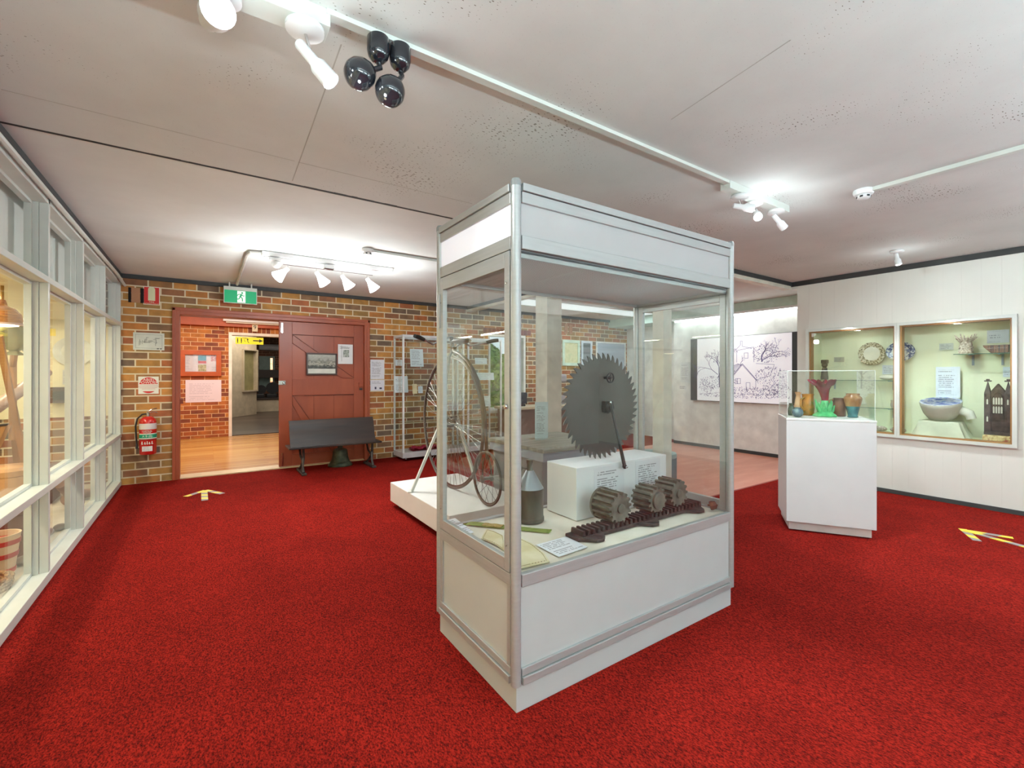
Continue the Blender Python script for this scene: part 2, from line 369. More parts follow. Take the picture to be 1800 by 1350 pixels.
# ridges left by the formwork boards
for i, (a, b_) in enumerate(((W(600, 78, Z=ZC), W(514, 318, Z=ZC)), (W(1390, 70, Z=ZC), W(1180, 210, Z=ZC)), (W(2, 157, Z=ZC), W(518, 283, Z=ZC)), (W(524, 285, Z=ZC), W(830, 358, Z=ZC)))):
    struct(MB().bar((a.x, a.y, ZC), (b_.x, b_.y, ZC), .0045, .0010).build('trim_%d' % ((3, 4, 18, 19)[i]), paint('ceiling_crack', S(172, 170, 164), .9)))
# brick wall -----------------------------------------------------
BCOL = [S(172, 116, 62), S(150, 108, 66), S(184, 122, 62), S(136, 104, 76), S(176, 104, 60), S(156, 122, 70), S(190, 134, 70), S(116, 96, 80), S(164, 98, 62), S(174, 128, 66), S(142, 96, 66)]
BRICK = brickmat('clinker_brick', BCOL, S(214, 200, 170), ox=.07, oz=.004, ms=.015)
OX0, OX1, OZ = -.285, 1.96, 1.985       # opening with the red frame
WX0, WX1, WZ0, WZ1 = 3.98, 4.78, .62, 1.93    # rear window
mb = MB()
y0, y1 = YB, YB+.23
mb.box(XL-1.3, OX0, y0, y1, 0, ZC); mb.box(OX0, OX1, y0, y1, OZ, ZC); mb.box(OX1, WX0, y0, y1, 0, ZC)
mb.box(WX0, WX1, y0, y1, 0, WZ0); mb.box(WX0, WX1, y0, y1, WZ1, ZC); mb.box(WX1, 7.4, y0, y1, 0, ZC)
o = mb.build('wall_brick', BRICK, mw=Matrix.Identity(4)); struct(o)
MB().box(WX0-.1, WX1+.1, YB-.004, YB, WZ1, WZ1+.09).build('lintel_brick_course', brickmat('dark_soldier_brick', [S(120, 52, 42), S(132, 60, 48), S(110, 48, 40)], S(150, 100, 80), True), o)
# vent bricks high in the left corner
v0, v1 = W(226, 505, Y=YB), W(253, 533, Y=YB)
holes = MB()
for u0, u1 in ((225.5, 230.5), (247, 253)):
    a = W(u0, 520, Y=YB); b_ = W(u1, 520, Y=YB); holes.box(a.x, b_.x, YB-.004, YB+.001, v1.z, v0.z)
holes.build('vent_slot', paint('dark_hole', S(24, 18, 16), .9), o)
b1, b2 = W(231, 520, Y=YB), W(246.5, 520, Y=YB)
MB().box(b1.x, b2.x, YB-.006, YB+.001, v1.z, v0.z).build('vent_brick', paint('vent_brick', S(176, 126, 92), .7), o)
bx = MB()
for uu in (995, 1003):
    a, b_ = W(uu-3, 540, Y=YB), W(uu+3, 540, Y=YB); z_ = W(1000, 570, Y=YB).z; z2 = W(1000, 587, Y=YB).z
    bx.box(a.x, b_.x, YB-.006, YB+.001, z2, z_)
bx.build('vent_brick', paint('vent_brick', S(176, 126, 92), .7), o)
struct(MB().box(XL, 7.4, YB-.03, YB+.001, ZC-.042, ZC+.004).build('trim_5', DARK))
struct(MB().box(XL-.03, XL+.012, YK, YB-.03, ZC-.035, ZC).build('trim_6', DARK))
# red door frame -------------------------------------------------
mb = MB(); f = .052
mb.box(OX0, OX0+f, YB-.022, YB+.2, 0, OZ); mb.box(OX1-f, OX1, YB-.022, YB+.2, 0, OZ); mb.box(OX0+f, OX1-f, YB-.022, YB+.2, OZ-f, OZ)
mb.box(OX0-.02, OX0+.012, YB-.03, YB, 0, OZ+.02); mb.box(OX1-.012, OX1+.02, YB-.03, YB, 0, OZ+.02); mb.box(OX0-.02, OX1+.02, YB-.03, YB, OZ-.012, OZ+.028)
fr = struct(mb.build('trim_7', REDP, bevel=.004)); fr['label'] = 'red-brown painted door frame'
MB().box(OX0+f, OX0+f+.03, YB+.05, YB+.09, .88, .94).build('strike_block', REDP, fr, bevel=.003)
struct(MB().box(OX0+.02, OX1-.02, YB+.0, YB+.24, -.02, .012).build('trim_8', paint('threshold_board', S(214, 190, 150), .4)))
# hallway behind -------------------------------------------------
YH = 10.72; HX0, HX1 = -1.1, 2.6; IX0, IX1, IZ = .46, 1.36, 2.03
struct(MB().box(HX0, HX1, YB+.2, YH, -.06, 0).build('floor_hall', HALLF))
HCOL = [S(164, 88, 44), S(178, 104, 48), S(150, 76, 42), S(188, 118, 54), S(134, 70, 46), S(170, 94, 40)]
HB = brickmat('hall_brick', HCOL, S(222, 178, 132), ox=.1, oz=.03)
mb = MB(); mb.box(HX0, IX0, YH, YH+.2, 0, 2.62); mb.box(IX0, IX1, YH, YH+.2, IZ, 2.62); mb.box(IX1, HX1, YH, YH+.2, 0, 2.62)
hw = struct(mb.build('wall_hall_brick', HB, mw=Matrix.Identity(4)))
MB().box(IX0-.12, IX1+.2, YH-.004, YH, IZ+.02, IZ+.17).build('soldier_course', brickmat('soldier_brick', HCOL, S(222, 178, 132), True, ox=.02, oz=.0), hw, mw=Matrix.Identity(4))
OR = paint('orange_beam_paint', S(180, 80, 28), .45)
struct(MB().box(HX0, HX1, YH-.09, YH-.005, 2.19, 2.40).build('trim_9', OR))
struct(MB().box(HX0-.1, HX0, YB+.23, YH, 0, 2.62).build('wall_hall_left', HB)); struct(MB().box(HX1, HX1+.1, YB+.23, YH, 0, 2.62).build('wall_hall_right', HB))
struct(MB().box(HX0, HX1, YB+.2, YH+.2, 2.62, 2.7).build('ceiling_hall', WHITE))
mb = MB(); mb.frame(IX0-.05, IX1+.05, -.08, IZ+.05, YH-.03, YH+.2, .055)
struct(mb.build('trim_10', paint('cream_door_frame', S(232, 222, 206), .4)))
# far room beyond the inner doorway
YF = 18.2
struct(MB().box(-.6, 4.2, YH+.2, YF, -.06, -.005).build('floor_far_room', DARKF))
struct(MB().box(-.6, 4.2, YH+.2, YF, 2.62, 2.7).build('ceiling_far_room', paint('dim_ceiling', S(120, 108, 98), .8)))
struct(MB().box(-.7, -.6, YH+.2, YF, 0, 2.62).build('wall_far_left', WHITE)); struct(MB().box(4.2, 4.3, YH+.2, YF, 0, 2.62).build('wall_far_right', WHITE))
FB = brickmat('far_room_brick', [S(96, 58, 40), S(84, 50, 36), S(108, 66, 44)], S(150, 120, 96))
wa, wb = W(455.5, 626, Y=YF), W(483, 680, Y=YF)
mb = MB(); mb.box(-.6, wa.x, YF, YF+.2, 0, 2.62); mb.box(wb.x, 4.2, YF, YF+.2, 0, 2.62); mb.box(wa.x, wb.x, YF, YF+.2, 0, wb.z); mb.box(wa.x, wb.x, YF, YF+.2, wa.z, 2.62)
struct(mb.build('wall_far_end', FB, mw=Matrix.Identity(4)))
wf = MB(); wf.frame(wa.x, wb.x, wb.z, wa.z, YF-.02, YF+.1, .06); wf.box(wa.x, wa.x+.35, YF+.02, YF+.06, wb.z, wa.z)
struct(wf.build('window_1', paint('teal_grey_window', S(120, 140, 134), .4)))
struct(MB().box(-.6, 4.2, YF+3.2, YF+3.4, -.05, 4.2).build('wall_courtyard', brickmat('courtyard_brick', [S(214, 150, 108), S(224, 164, 120), S(206, 138, 98)], S(236, 210, 180)), mw=Matrix.Identity(4)))
# left glazed wall ------------------------------------------------
GX = XL-.087      # glass plane
RZ0, RZ1 = .535, .575; UZ0, UZ1 = 1.765, 1.80
posts = [YB-.036-.933*i for i in range(11)]
mb = MB()
for y in posts:
    mb.box(XL-.041, XL, y, y+.032, 0, ZC-.035); mb.box(XL-.10, XL-.041, y-.006, min(YB, y+.038), 0, ZC-.035)
mb.box(XL-.12, XL+.004, YK, YB, 0, .055)
wg = struct(mb.build('wall_left', WHITEW, bevel=.003))
rail = MB(); rail.box(XL-.1, XL+.006, YK, YB, RZ0, RZ1); rail.box(XL-.1, XL+.004, YK, YB, UZ0, UZ1); rail.box(XL-.1, XL, YK, YB, 2.235, ZC-.035)
rail.build('rail', WHITEW, wg, bevel=.003)
beads = MB()
for i, y in enumerate(posts[:-1]):
    a, b_ = posts[i+1]+.038, y-.006
    for z0, z1 in ((.055, RZ0), (RZ1, UZ0), (UZ1, 2.235)):
        for yy0, yy1 in ((a, a+.018), (b_-.018, b_)): beads.box(GX-.012, GX+.020, yy0, yy1, z0, z1)
        beads.box(GX-.012, GX+.020, a+.018, b_-.018, z0, z0+.018); beads.box(GX-.012, GX+.020, a+.018, b_-.018, z1-.018, z1)
beads.build('glazing_bead', WHITEW, wg)
def bead_board(name, col, pitch, axis, width=.06, rough=.45, dark=.8):
    m, nt, b = newmat(name); L = nt.links
    tc = nd(nt, 'ShaderNodeTexCoord'); sx = nd(nt, 'ShaderNodeSeparateXYZ'); L.new(tc.outputs['Object'], sx.inputs[0])
    dv = nd(nt, 'ShaderNodeMath', operation='DIVIDE'); L.new(sx.outputs[axis], dv.inputs[0]); dv.inputs[1].default_value = pitch
    fr_ = nd(nt, 'ShaderNodeMath', operation='FRACT'); L.new(dv.outputs[0], fr_.inputs[0])
    lt = nd(nt, 'ShaderNodeMath', operation='LESS_THAN'); L.new(fr_.outputs[0], lt.inputs[0]); lt.inputs[1].default_value = width
    no = nd(nt, 'ShaderNodeTexNoise'); no.inputs['Scale'].default_value = 2.5; L.new(tc.outputs['Object'], no.inputs['Vector'])
    r = ramp(nt, [(.3, tuple(c*.97 for c in col[:3])+(1,)), (.7, tuple(min(1, c*1.03) for c in col[:3])+(1,))]); L.new(no.outputs['Fac'], r.inputs[0])
    L.new(r.outputs[0], b.inputs['Base Color'])
    b.inputs['Roughness'].default_value = rough
    bp = nd(nt, 'ShaderNodeBump'); bp.invert = True; bp.inputs['Strength'].default_value = .65; bp.inputs['Distance'].default_value = .003
    L.new(lt.outputs[0], bp.inputs['Height']); L.new(bp.outputs[0], b.inputs['Normal'])
    return m
struct(MB().box(XL-.2, XL-.15, YK, YB, 1.80, ZC).build('wall_left_upper', bead_board('beaded_board', S(226, 230, 226), .075, 'Y')))
for i in range(len(posts)-1):
    a, b_ = posts[i+1]+.038, posts[i]-.006
    mb = MB()
    for z0, z1 in ((.07, RZ0), (RZ1, UZ0), (UZ1, 2.235)): mb.box(GX-.003, GX+.003, a+.005, b_-.005, z0, z1)
    struct(mb.build('window_%d' % (i+4), PLATE))
# display bay behind the glazing
DX = -1.95
CREAM = paint('cream_display_lining', S(230, 220, 180), .6, var=.015)
struct(MB().box(DX-.05, DX, YK, YB, 0, 1.82).build('wall_display_back', CREAM))
struct(MB().box(DX, XL-.1, YK, YB, .0, .05).build('floor_display', paint('display_calico', S(206, 196, 176), .8)))
struct(MB().box(DX, XL-.2, YK, YB, 1.80, 1.83).build('ceiling_display', CREAM))
struct(MB().box(DX, XL-.1, YB-.03, YB-.0, .78, 1.80).build('wall_display_end', CREAM))
# slim white conduit along the top rail
def conduit(name, pts, r, label, m=None, grp=None, square=None):
    mb = MB()
    if square:
        for a, b_ in zip(pts[:-1], pts[1:]): mb.bar(a, b_, square[0], square[1])
    else: mb.tube(pts, r, 8)
    o = mb.build(name, m or WHITEW, smooth=not square, bevel=0 if not square else .001)
    return tag(o, label, 'conduit', grp)
conduit('cable_conduit', [(XL+.022, -1, 2.262), (XL+.022, YB-.4, 2.262), (XL+.035, YB-.02, 2.215)], .014, 'white conduit running along the top rail of the glazed left wall into the brick vent')
# right panelled wall ---------------------------------------------
GROOVE = bead_board('grooved_wall_panelling', S(222, 222, 214), .13, 'Y', .03)
WY0, WY1, WZa, WZb = .815, 2.485, .61, 1.725
YC = 2.665
mb = MB()
mb.box(XR, XR+.1, YK, WY0, 0, ZC); mb.box(XR, XR+.1, WY1, 2.60, 0, ZC); mb.box(XR, XR+.1, 2.60, YC, ZC-.085, ZC); mb.box(XR, XR+.1, WY0, WY1, 0, WZa); mb.box(XR, XR+.1, WY0, WY1, WZb, ZC)
struct(mb.build('wall_right', GROOVE, mw=Matrix.Identity(4)))
struct(MB().box(XR+.1, XR+.45, 2.588, 2.60, 0, ZC-.085).build('wall_right_return', paint('return_paint', S(206, 216, 210), .5)))
struct(MB().box(XR-.014, XR, YK, 2.60, 0, .04).build('baseboard_right', DARK, bevel=.003))
struct(MB().box(XR-.012, XR, YK, YC-.0, ZC-.055, ZC).build('trim_11', DARK))
# header beams around the opening to the annexe
CRH = paint('cream_header_paint', S(214, 208, 192), .5)
mb = MB(); mb.box(3.57, XR, YC-.0, YC+.09, ZC-.085, ZC); hd = struct(mb.build('trim_12', CRH))
mb = MB(); mb.box(3.57, 3.66, YC+.09, YB, ZC-.085, ZC); struct(mb.build('trim_13', CRH))
struct(MB().box(3.56, XR-.012, YC-.012, YC, ZC-.045, ZC).build('trim_14', DARK)); struct(MB().box(3.558, 3.57, YC-.012, YB-.03, ZC-.045, ZC).build('trim_15', DARK))
# posts of the opening
PC = paint('cream_post_paint', S(222, 220, 208), .5)
def post(name, x, y, s, label):
    o = MB().box(x-s/2, x+s/2, y-s/2, y+s/2, 0, ZC-.085).build(name, PC, bevel=.004); return struct(o)
post('wall_post_rear', 3.70, 4.62, .24, ''); post('wall_post_corner', 3.63, 2.80, .125, '')
# annexe walls -----------------------------------------------------
AX = 7.02
GREY = paint('annexe_wall_paint', S(226, 228, 224), .5)
struct(MB().box(AX, AX+.1, 2.6, 5.16, 0, 2.16).build('wall_annexe_mural', GREY)); struct(MB().box(AX-.012, AX, 2.6, 5.16, 0, .05).build('baseboard_annexe', DARK))
struct(MB().box(AX+.1, 7.4, 5.05, 5.16, 0, 2.16).build('wall_annexe_return', GREY))
struct(MB().box(7.4, 7.5, 2.5, YB+.23, 0, ZC+.1).build('wall_annexe_far', GREY))
struct(MB().box(XR+.45, 7.4, 2.5, 2.6, 0, ZC+.1).build('wall_annexe_near', GREY))
MINT = paint('mint_bulkhead_paint', S(184, 206, 194), .5)
struct(MB().box(AX-.16, 7.4, 2.6, 5.16, 2.21, ZC).build('trim_16', MINT)); struct(MB().box(AX-.16, 7.4, 5.16, YB, 2.19, ZC-.0).build('trim_17', MINT))
# rear window of the annexe and the garden beyond
wf = MB(); wf.frame(WX0, WX1, WZ0, WZ1, YB+.02, YB+.1, .045); wf.box(WX0-.03, WX1+.03, YB-.05, YB+.1, WZ0-.04, WZ0)
w2 = struct(wf.build('window_2', paint('white_window_frame', S(232, 230, 224), .4), bevel=.003))
MB().box(WX0+.045, WX1-.045, YB+.055, YB+.061, WZ0+.045, WZ1-.045).build('pane', GLASS, w2)
LAWN = blotch('mown_grass', [S(92, 138, 48), S(128, 170, 66), S(150, 188, 84)], 6., .9)
struct(MB().box(2.3, 20, YB+.3, 30, -.4, -.3).build('ground_lawn', LAWN))
# room behind the visitor ------------------------------------------
BX0, BX1, BZ0, BZ1 = .6, 3.9, .55, 2.15
mb = MB(); mb.box(XL-1.3, BX0, YK-.1, YK, 0, ZC); mb.box(BX1, XR+.1, YK-.1, YK, 0, ZC); mb.box(BX0, BX1, YK-.1, YK, 0, BZ0); mb.box(BX0, BX1, YK-.1, YK, BZ1, ZC)
struct(mb.build('wall_behind', GREY))
mb = MB(); mb.frame(BX0, BX1, BZ0, BZ1, YK-.08, YK+.02, .05)
for x in (1.4, 2.25, 3.1): mb.box(x-.025, x+.025, YK-.07, YK+.01, BZ0, BZ1)
struct(mb.build('window_3', WHITEW))  # unseen rear window, added so that more light reaches the ceiling
# ================================================================ MAIN SHOWCASE
X0, X1, Y0, Y1 = .915, 2.335, 1.335, 2.005
case = thing('display_case', ((X0+X1)/2, (Y0+Y1)/2, 0), 'large free-standing aluminium and glass display case holding the circular saw blade', 'display case')
MB().box(X0+.018, X1-.018, Y0+.015, Y1-.015, 0, .108).build('plinth', PANEL, case, bevel=.002)
r = .019
for x, y in ((X0+r, Y0+r), (X1-r, Y0+r), (X0+r, Y1-r), (X1-r, Y1-r)):
    mb = MB(); mb.tube([(x, y, .1), (x, y, 1.905)], r, 14); mb.build('corner_post', ALU, case, smooth=True)
    MB().lathe([(r+.001, 0), (r+.001, .018), (r-.004, .026), (0.001, .028)], (x, y, 1.903), 14).build('post_cap', paint('grey_plastic_cap', S(140, 142, 142), .5), case, smooth=True)
def rails(z0, z1, inset=.006, th=.024):
    mb = MB()
    mb.box(X0+2*r, X1-2*r, Y0+inset, Y0+inset+th, z0, z1); mb.box(X0+2*r, X1-2*r, Y1-inset-th, Y1-inset, z0, z1)
    mb.box(X0+inset, X0+inset+th, Y0+2*r, Y1-2*r, z0, z1); mb.box(X1-inset-th, X1-inset, Y0+2*r, Y1-2*r, z0, z1)
    return mb
rails(.1, .128, -.001, .03).build('base_rail', ALU, case, bevel=.002); rails(.13, .158).build('lower_rail', ALU, case, bevel=.002)
rails(.452, .497).build('deck_rail', ALU, case, bevel=.002)
rails(1.678, 1.727).build('canopy_lower_rail', ALU, case, bevel=.002); rails(1.845, 1.885).build('canopy_upper_rail', ALU, case, bevel=.002)
rails(1.887, 1.915, -.001, .032).build('top_rail', ALU, case, bevel=.002)
def panels(z0, z1, m, nm, th=.004, ins=.016):
    for b in ((X0+2*r, X1-2*r, Y0+ins, Y0+ins+th), (X0+2*r, X1-2*r, Y1-ins-th, Y1-ins), (X0+ins, X0+ins+th, Y0+2*r, Y1-2*r), (X1-ins-th, X1-ins, Y0+2*r, Y1-2*r)):
        MB().box(*b, z0, z1).build(nm, m, case)
panels(.158, .452, PANEL, 'base_panel'); panels(1.727, 1.845, paint('canopy_panel_white', S(186, 187, 188), .25, var=.01), 'canopy_panel')
for b in ((X0+.008, Y0+.04, 1), (X0+.008, Y1-.062, 1)):
    MB().box(b[0], b[0]+.02, b[1], b[1]+.022, .158, .452).build('panel_stile', ALU, case, bevel=.001)
MB().box(X0+.02, X1-.02, Y0+.02, Y1-.02, 1.9, 1.912).build('roof_panel', PANEL, case)
m, nt, b = newmat('perforated_soffit'); L_ = nt.links
tc = nd(nt, 'ShaderNodeTexCoord'); vo = nd(nt, 'ShaderNodeTexVoronoi'); vo.inputs['Scale'].default_value = 90; vo.inputs['Randomness'].default_value = 0
L_.new(tc.outputs['Object'], vo.inputs['Vector']); rr = ramp(nt, [(.28, S(150, 146, 140)), (.4, S(196, 192, 188))]); L_.new(vo.outputs['Distance'], rr.inputs[0]); L_.new(rr.outputs[0], b.inputs['Base Color'])
MB().box(X0+.02, X1-.02, Y0+.03, Y1-.03, 1.668, 1.676).build('soffit_grille', m, case)
MB().box(X0+.014, X0+.016, Y0+2*r, Y1-2*r, 1.727, 1.845).build('end_panel_reflection', emit('window_reflection_glow', S(214, 216, 240), .42), case)  # end panel given a glow in place of reflected window light
rails(1.652, 1.678, .03, .016).build('soffit_frame', ALU, case)
MB().box(X0+.02, X1-.02, Y0+.02, Y1-.02, .470, .488).build('deck', paint('case_deck', S(206, 200, 188), .6), case)
# glass
gz0, gz1 = .497, 1.678
MB().box(X0+2*r-.006, X1-2*r+.006, Y0+.014, Y0+.018, gz0, gz1).build('front_glass', GLASS, case)
MB().box(X0+2*r-.006, X1-2*r+.006, Y1-.018, Y1-.014, gz0, gz1).build('back_glass', GLASS, case)
def hinged_door(x, s):       # framed glass door in a short end; s=+1 towards +x
    y0, y1, w = Y0+2*r+.002, Y1-2*r-.002, .034; xa, xb = (x, x+.022)
    mb = MB(); mb.box(xa, xb, y0, y0+w, gz0+.004, gz1-.004); mb.box(xa, xb, y1-w, y1, gz0+.004, gz1-.004)
    mb.box(xa, xb, y0+w, y1-w, gz0+.004, gz0+.05); mb.box(xa, xb, y0+w, y1-w, gz1-.062, gz1-.004)
    d = mb.build('door', ALU, case, bevel=.002)
    MB().box(x+.009, x+.013, y0+w-.004, y1-w+.004, gz0+.05, gz1-.062).build('door_glass', GLASS, d)
    for z in (gz0+.1, gz1-.12):
        for y in (y0+w/2, y1-w/2): MB().lathe([(.004, 0), (.004, .002), (.001, .003)], (x-.001 if s < 0 else xb, y, z), 8, (s, 0, 0)).build('screw', CHROME, d)
    return d
dl = hinged_door(X0+.004, -1); dr = hinged_door(X1-.026, 1)
MB().lathe([(.010, 0), (.010, .008), (.008, .011), (.003, .012)], (X0+.004, Y0+2*r+.018, 1.105), 14, (-1, 0, 0)).build('door_lock', CHROME, dl, smooth=True)
MB().box(X0-.002, X0+.004, Y1-.05, Y1-.036, 1.44, 1.60).build('hinge', ALU, dl)
DZ = .494       # cloth surface
CLOTH = blotch('unbleached_calico', [S(206, 200, 182), S(220, 214, 200), S(230, 226, 214)], 4., .85, bump=.2)
mb = MB(); nx, ny = 40, 20; cx0, cx1, cy0, cy1 = X0+.035, X1-.035, Y0+.034, Y1-.034
import mathutils.noise as mno
vs = [];
for j in range(ny+1):
    for i in range(nx+1):
        x = cx0+(cx1-cx0)*i/nx; y = cy0+(cy1-cy0)*j/ny
        vs.append((x, y, DZ-.0045+.0035*mno.noise(Vector((x*3, y*5, 2)))))
fs = [(j*(nx+1)+i, j*(nx+1)+i+1, (j+1)*(nx+1)+i+1, (j+1)*(nx+1)+i) for j in range(ny) for i in range(nx)]
mb.add(vs, fs); lo = [(x, y, .4885) for x, y, z in vs]; mb.add(lo, [f[::-1] for f in fs])
tag(mb.build('display_cloth', CLOTH, smooth=True), 'cream calico cloth lining the deck of the big glass case', 'cloth')
# white block
BX0_, BX1_, BY0_, BY1_, BZ_ = 1.535, 2.235, 1.695, 1.93, .757
tag(MB().box(BX0_, BX1_, BY0_, BY1_, DZ-.001, BZ_).build('display_block', paint('white_block_paint', S(232, 234, 236), .5, var=.01), bevel=.003),
    'white painted block under the circular saw blade', 'display block')
# saw blade
SAW = blotch('dark_grey_steel_plate', [S(84, 82, 78), S(98, 96, 92), S(112, 110, 106)], 2.2, .42, metal=.35)
sc = Vector((1.815, 1.80, 1.052)); R = .292; NT = 46
saw = thing('circular_saw_blade', (sc.x, sc.y, BZ_), 'large dark steel circular saw blade standing on the white block', 'saw blade')
poly = []
for i in range(NT):
    a = -2*PI*i/NT+.03
    for da, rr_ in ((.004, R-.030), (.014, R), (-.03, R-.009), (-.062, R-.022), (-.095, R-.033), (-.118, R-.036)): poly.append((math.cos(a+da)*rr_, math.sin(a+da)*rr_))
mb = MB(); vs = []; n = len(poly)
for t in (-.002, .002):
    vs += [(sc.x+a, sc.y+t, sc.z+b_) for a, b_ in poly]
    vs.append((sc.x, sc.y+t, sc.z))
fs = []
for i in range(n):
    k = (i+1) % n; fs += [(i, k, n), (n+1+i, 2*n+1, n+1+k), (i, n+1+i, n+1+k, k)]
mb.add(vs, fs); mb.build('blade', SAW, saw)
hub = MB(); hub.lathe([(.034, 0), (.034, .02), (.026, .03), (.02, .045)], (sc.x+.03, sc.y-.002, sc.z-.01), 20, (0, -1, 0)); hub.box(sc.x+.0, sc.x+.06, sc.y-.03, sc.y-.002, sc.z-.035, sc.z+.025)
hub.build('hub', BLACK, saw, smooth=True)
# crank arm
cr = thing('crank_handle', (2.0, 1.64, BZ_), 'black iron crank arm leaning in front of the saw blade', 'crank')
a = W(1073, 708, Y=1.755); b_ = W(1098, 820, Y=1.665)
BKI = paint('black_enamelled_iron', S(40, 40, 42), .3, metal=.4)
MB().tube([a, a.lerp(b_, .5), b_], [.007, .008, .010], 10).build('arm', BKI, cr, smooth=True)
MB().ball(b_, .013).build('boss', BKI, cr, smooth=True); MB().lathe([(.006, 0), (.006, .006), (.002, .008)], b_+Vector((0, -.012, 0)), 10, (0, -1, 0)).build('bolt', CHROME, cr, smooth=True)
MB().lathe([(.009, -.03), (.009, .004), (.004, .008)], a, 12, (0, -1, 0)).build('pivot_pin', CHROME, cr, smooth=True)
# little handwheel on the blade
hw_ = thing('handwheel', (1.84, 1.77, 1.13), 'small black valve handwheel mounted on the saw blade above the crank', 'handwheel')
hc = W(1073, 664, Y=1.755)
MB().tube([hc+Vector((.026*math.cos(q), 0, .026*math.sin(q))) for q in [2*PI*i/20 for i in range(20)]], .0045, 8, closed=True).build('rim', BKI, hw_, smooth=True)
mb = MB()
for q in (0, PI/2, PI, 1.5*PI): mb.tube([hc, hc+Vector((.025*math.cos(q), 0, .025*math.sin(q)))], .003, 6)
mb.ball(hc, .008, 10, 6); mb.build('spokes', BKI, hw_, smooth=True)
MB().tube([hc+Vector((0, .045, 0)), hc], .009, 10).build('stem', BKI, hw_, smooth=True)
# rack and pinions
GI = blotch('old_grey_gear_iron', [S(84, 84, 76), S(106, 106, 97), S(128, 127, 118)], 18., .5, metal=.1)
RI = blotch('rusty_dark_iron', [S(36, 34, 34), S(54, 50, 50), S(80, 73, 68)], 22., .55)
rk = thing('gear_rack', (1.8, 1.5, DZ), 'long dark iron toothed rack with bolt lugs lying on the case cloth', 'gear rack')
RY0, RY1 = 1.475, 1.56; RX0, RX1 = 1.345, 2.245
mb = MB(); mb.box(RX0, RX1, RY0, RY1, DZ, DZ+.016)
for cx in (1.43, 1.80, 2.17):
    pl = [(cx-.07, RY0+.002), (cx-.045, RY0-.022), (cx-.02, RY0-.05), (cx+.02, RY0-.055), (cx+.045, RY0-.035), (cx+.07, RY0+.002)]
    mb.prism(pl, .013, 'XY', (0, 0, DZ))
mb.build('base_bar', RI, rk, bevel=.002)
for cx in (1.43, 1.80, 2.17): MB().lathe([(.010, 0), (.010, .0008)], (cx+.005, RY0-.035, DZ+.013), 14).build('bolt_hole', BLACK, rk)
x = RX0+.03; i = 0
while x < RX1-.01:
    MB().prism([(x, 0), (x+.019, 0), (x+.0155, .022), (x+.0035, .022)], RY1-RY0-.006, 'XZ', (0, RY0+.003, DZ+.016)).build('tooth', RI, rk, bevel=.001); x += .0305
def pinion(x, y, z, R, Ln, nt_, label, flange=0, tilt=0, cap=0):
    g = thing('pinion_gear', (x, y, z-R), label, 'gear', 'iron pinions standing on the rack')
    poly = []
    for i in range(nt_):
        a = 2*PI*i/nt_+tilt; d_ = 2*PI/nt_
        for da, rr_ in ((-.28, R*.80), (-.17, R), (.17, R), (.28, R*.80)): poly.append((x+rr_*math.cos(a+da*d_), z+rr_*math.sin(a+da*d_)))
    MB().prism(poly, Ln, 'XZ', (0, y-Ln/2, 0)).build('gear_body', GI, g, bevel=.0012)
    if flange: MB().lathe([(R*1.03, 0), (R*1.03, .012)], (x, y+Ln/2, z), 40, (0, 1, 0)).build('flange', GI, g, smooth=True)
    MB().lathe([(R*.3, 0), (R*.3, .008), (R*.22, .010)], (x, y-Ln/2, z), 20, (0, -1, 0)).build('boss', GI, g, smooth=True)
    if cap: MB().lathe([(R*.62, 0), (R*.62, .012), (R*.5, .016)], (x, y-Ln/2, z), 28, (0, -1, 0)).build('end_disc', GI, g, smooth=True)
pinion(1.625, 1.545, DZ+.098, .076, .115, 15, 'thick iron pinion nearest the bottle, with a round back flange', 1, .1)
pinion(1.895, 1.545, DZ+.094, .070, .115, 14, 'middle iron pinion with a round end disc on the rack', 0, .3, 1)
pinion(2.085, 1.56, DZ+.098, .074, .12, 14, 'rightmost iron pinion, at the far end of the rack', 0, .0)
bc = thing('bolt_nut', (2.245, 1.42, DZ), 'small rusty slotted nut lying right of the gear rack', 'nut')
RU = blotch('brown_rust', [S(70, 36, 28), S(98, 52, 38), S(120, 70, 50)], 40., .7)
MB().lathe([(.022, 0), (.024, .01), (.020, .03), (.012, .034)], (2.245, 1.425, DZ+.026), 8, (.5, -.6, .2)).build('nut_body', RU, bc); MB().tube([(2.235, 1.43, DZ+.03), (2.275, 1.40, DZ+.03)], .006, 8).build('pin', RU, bc, smooth=True)
# steel can
cn = thing('oil_can', (1.35, 1.84, DZ), 'grey galvanised can with a conical shoulder and narrow neck', 'can')
CAN = blotch('aged_galvanised_tin', [S(72, 70, 62), S(92, 92, 84), S(112, 112, 104)], 9., .45, metal=.4, stretch=(1, 1, .5)); CAN2 = paint('bright_tin_cone', S(142, 148, 152), .35, metal=.55)
cx, cy = 1.352, 1.838
MB().lathe([(.070, 0), (.0715, .004), (.0715, .020), (.068, .022), (.068, .155), (.0695, .157), (.0695, .163)], (cx, cy, DZ), 32).build('can_body', CAN, cn, smooth=True)
MB().lathe([(.069, .163), (.022, .245), (.018, .25)], (cx, cy, DZ), 32).build('cone', CAN2, cn, smooth=True)
MB().lathe([(.017, .25), (.014, .262), (.014, .285), (.0175, .286), (.0175, .303), (.012, .303)], (cx, cy, DZ), 20).build('neck', CAN, cn, smooth=True)
MB().tube([(cx-.062, cy-.01, DZ+.175), (cx-.075, cy-.01, DZ+.24), (cx-.05, cy-.006, DZ+.27), (cx-.02, cy, DZ+.262)], .006, 8).build('handle', CAN, cn, smooth=True)
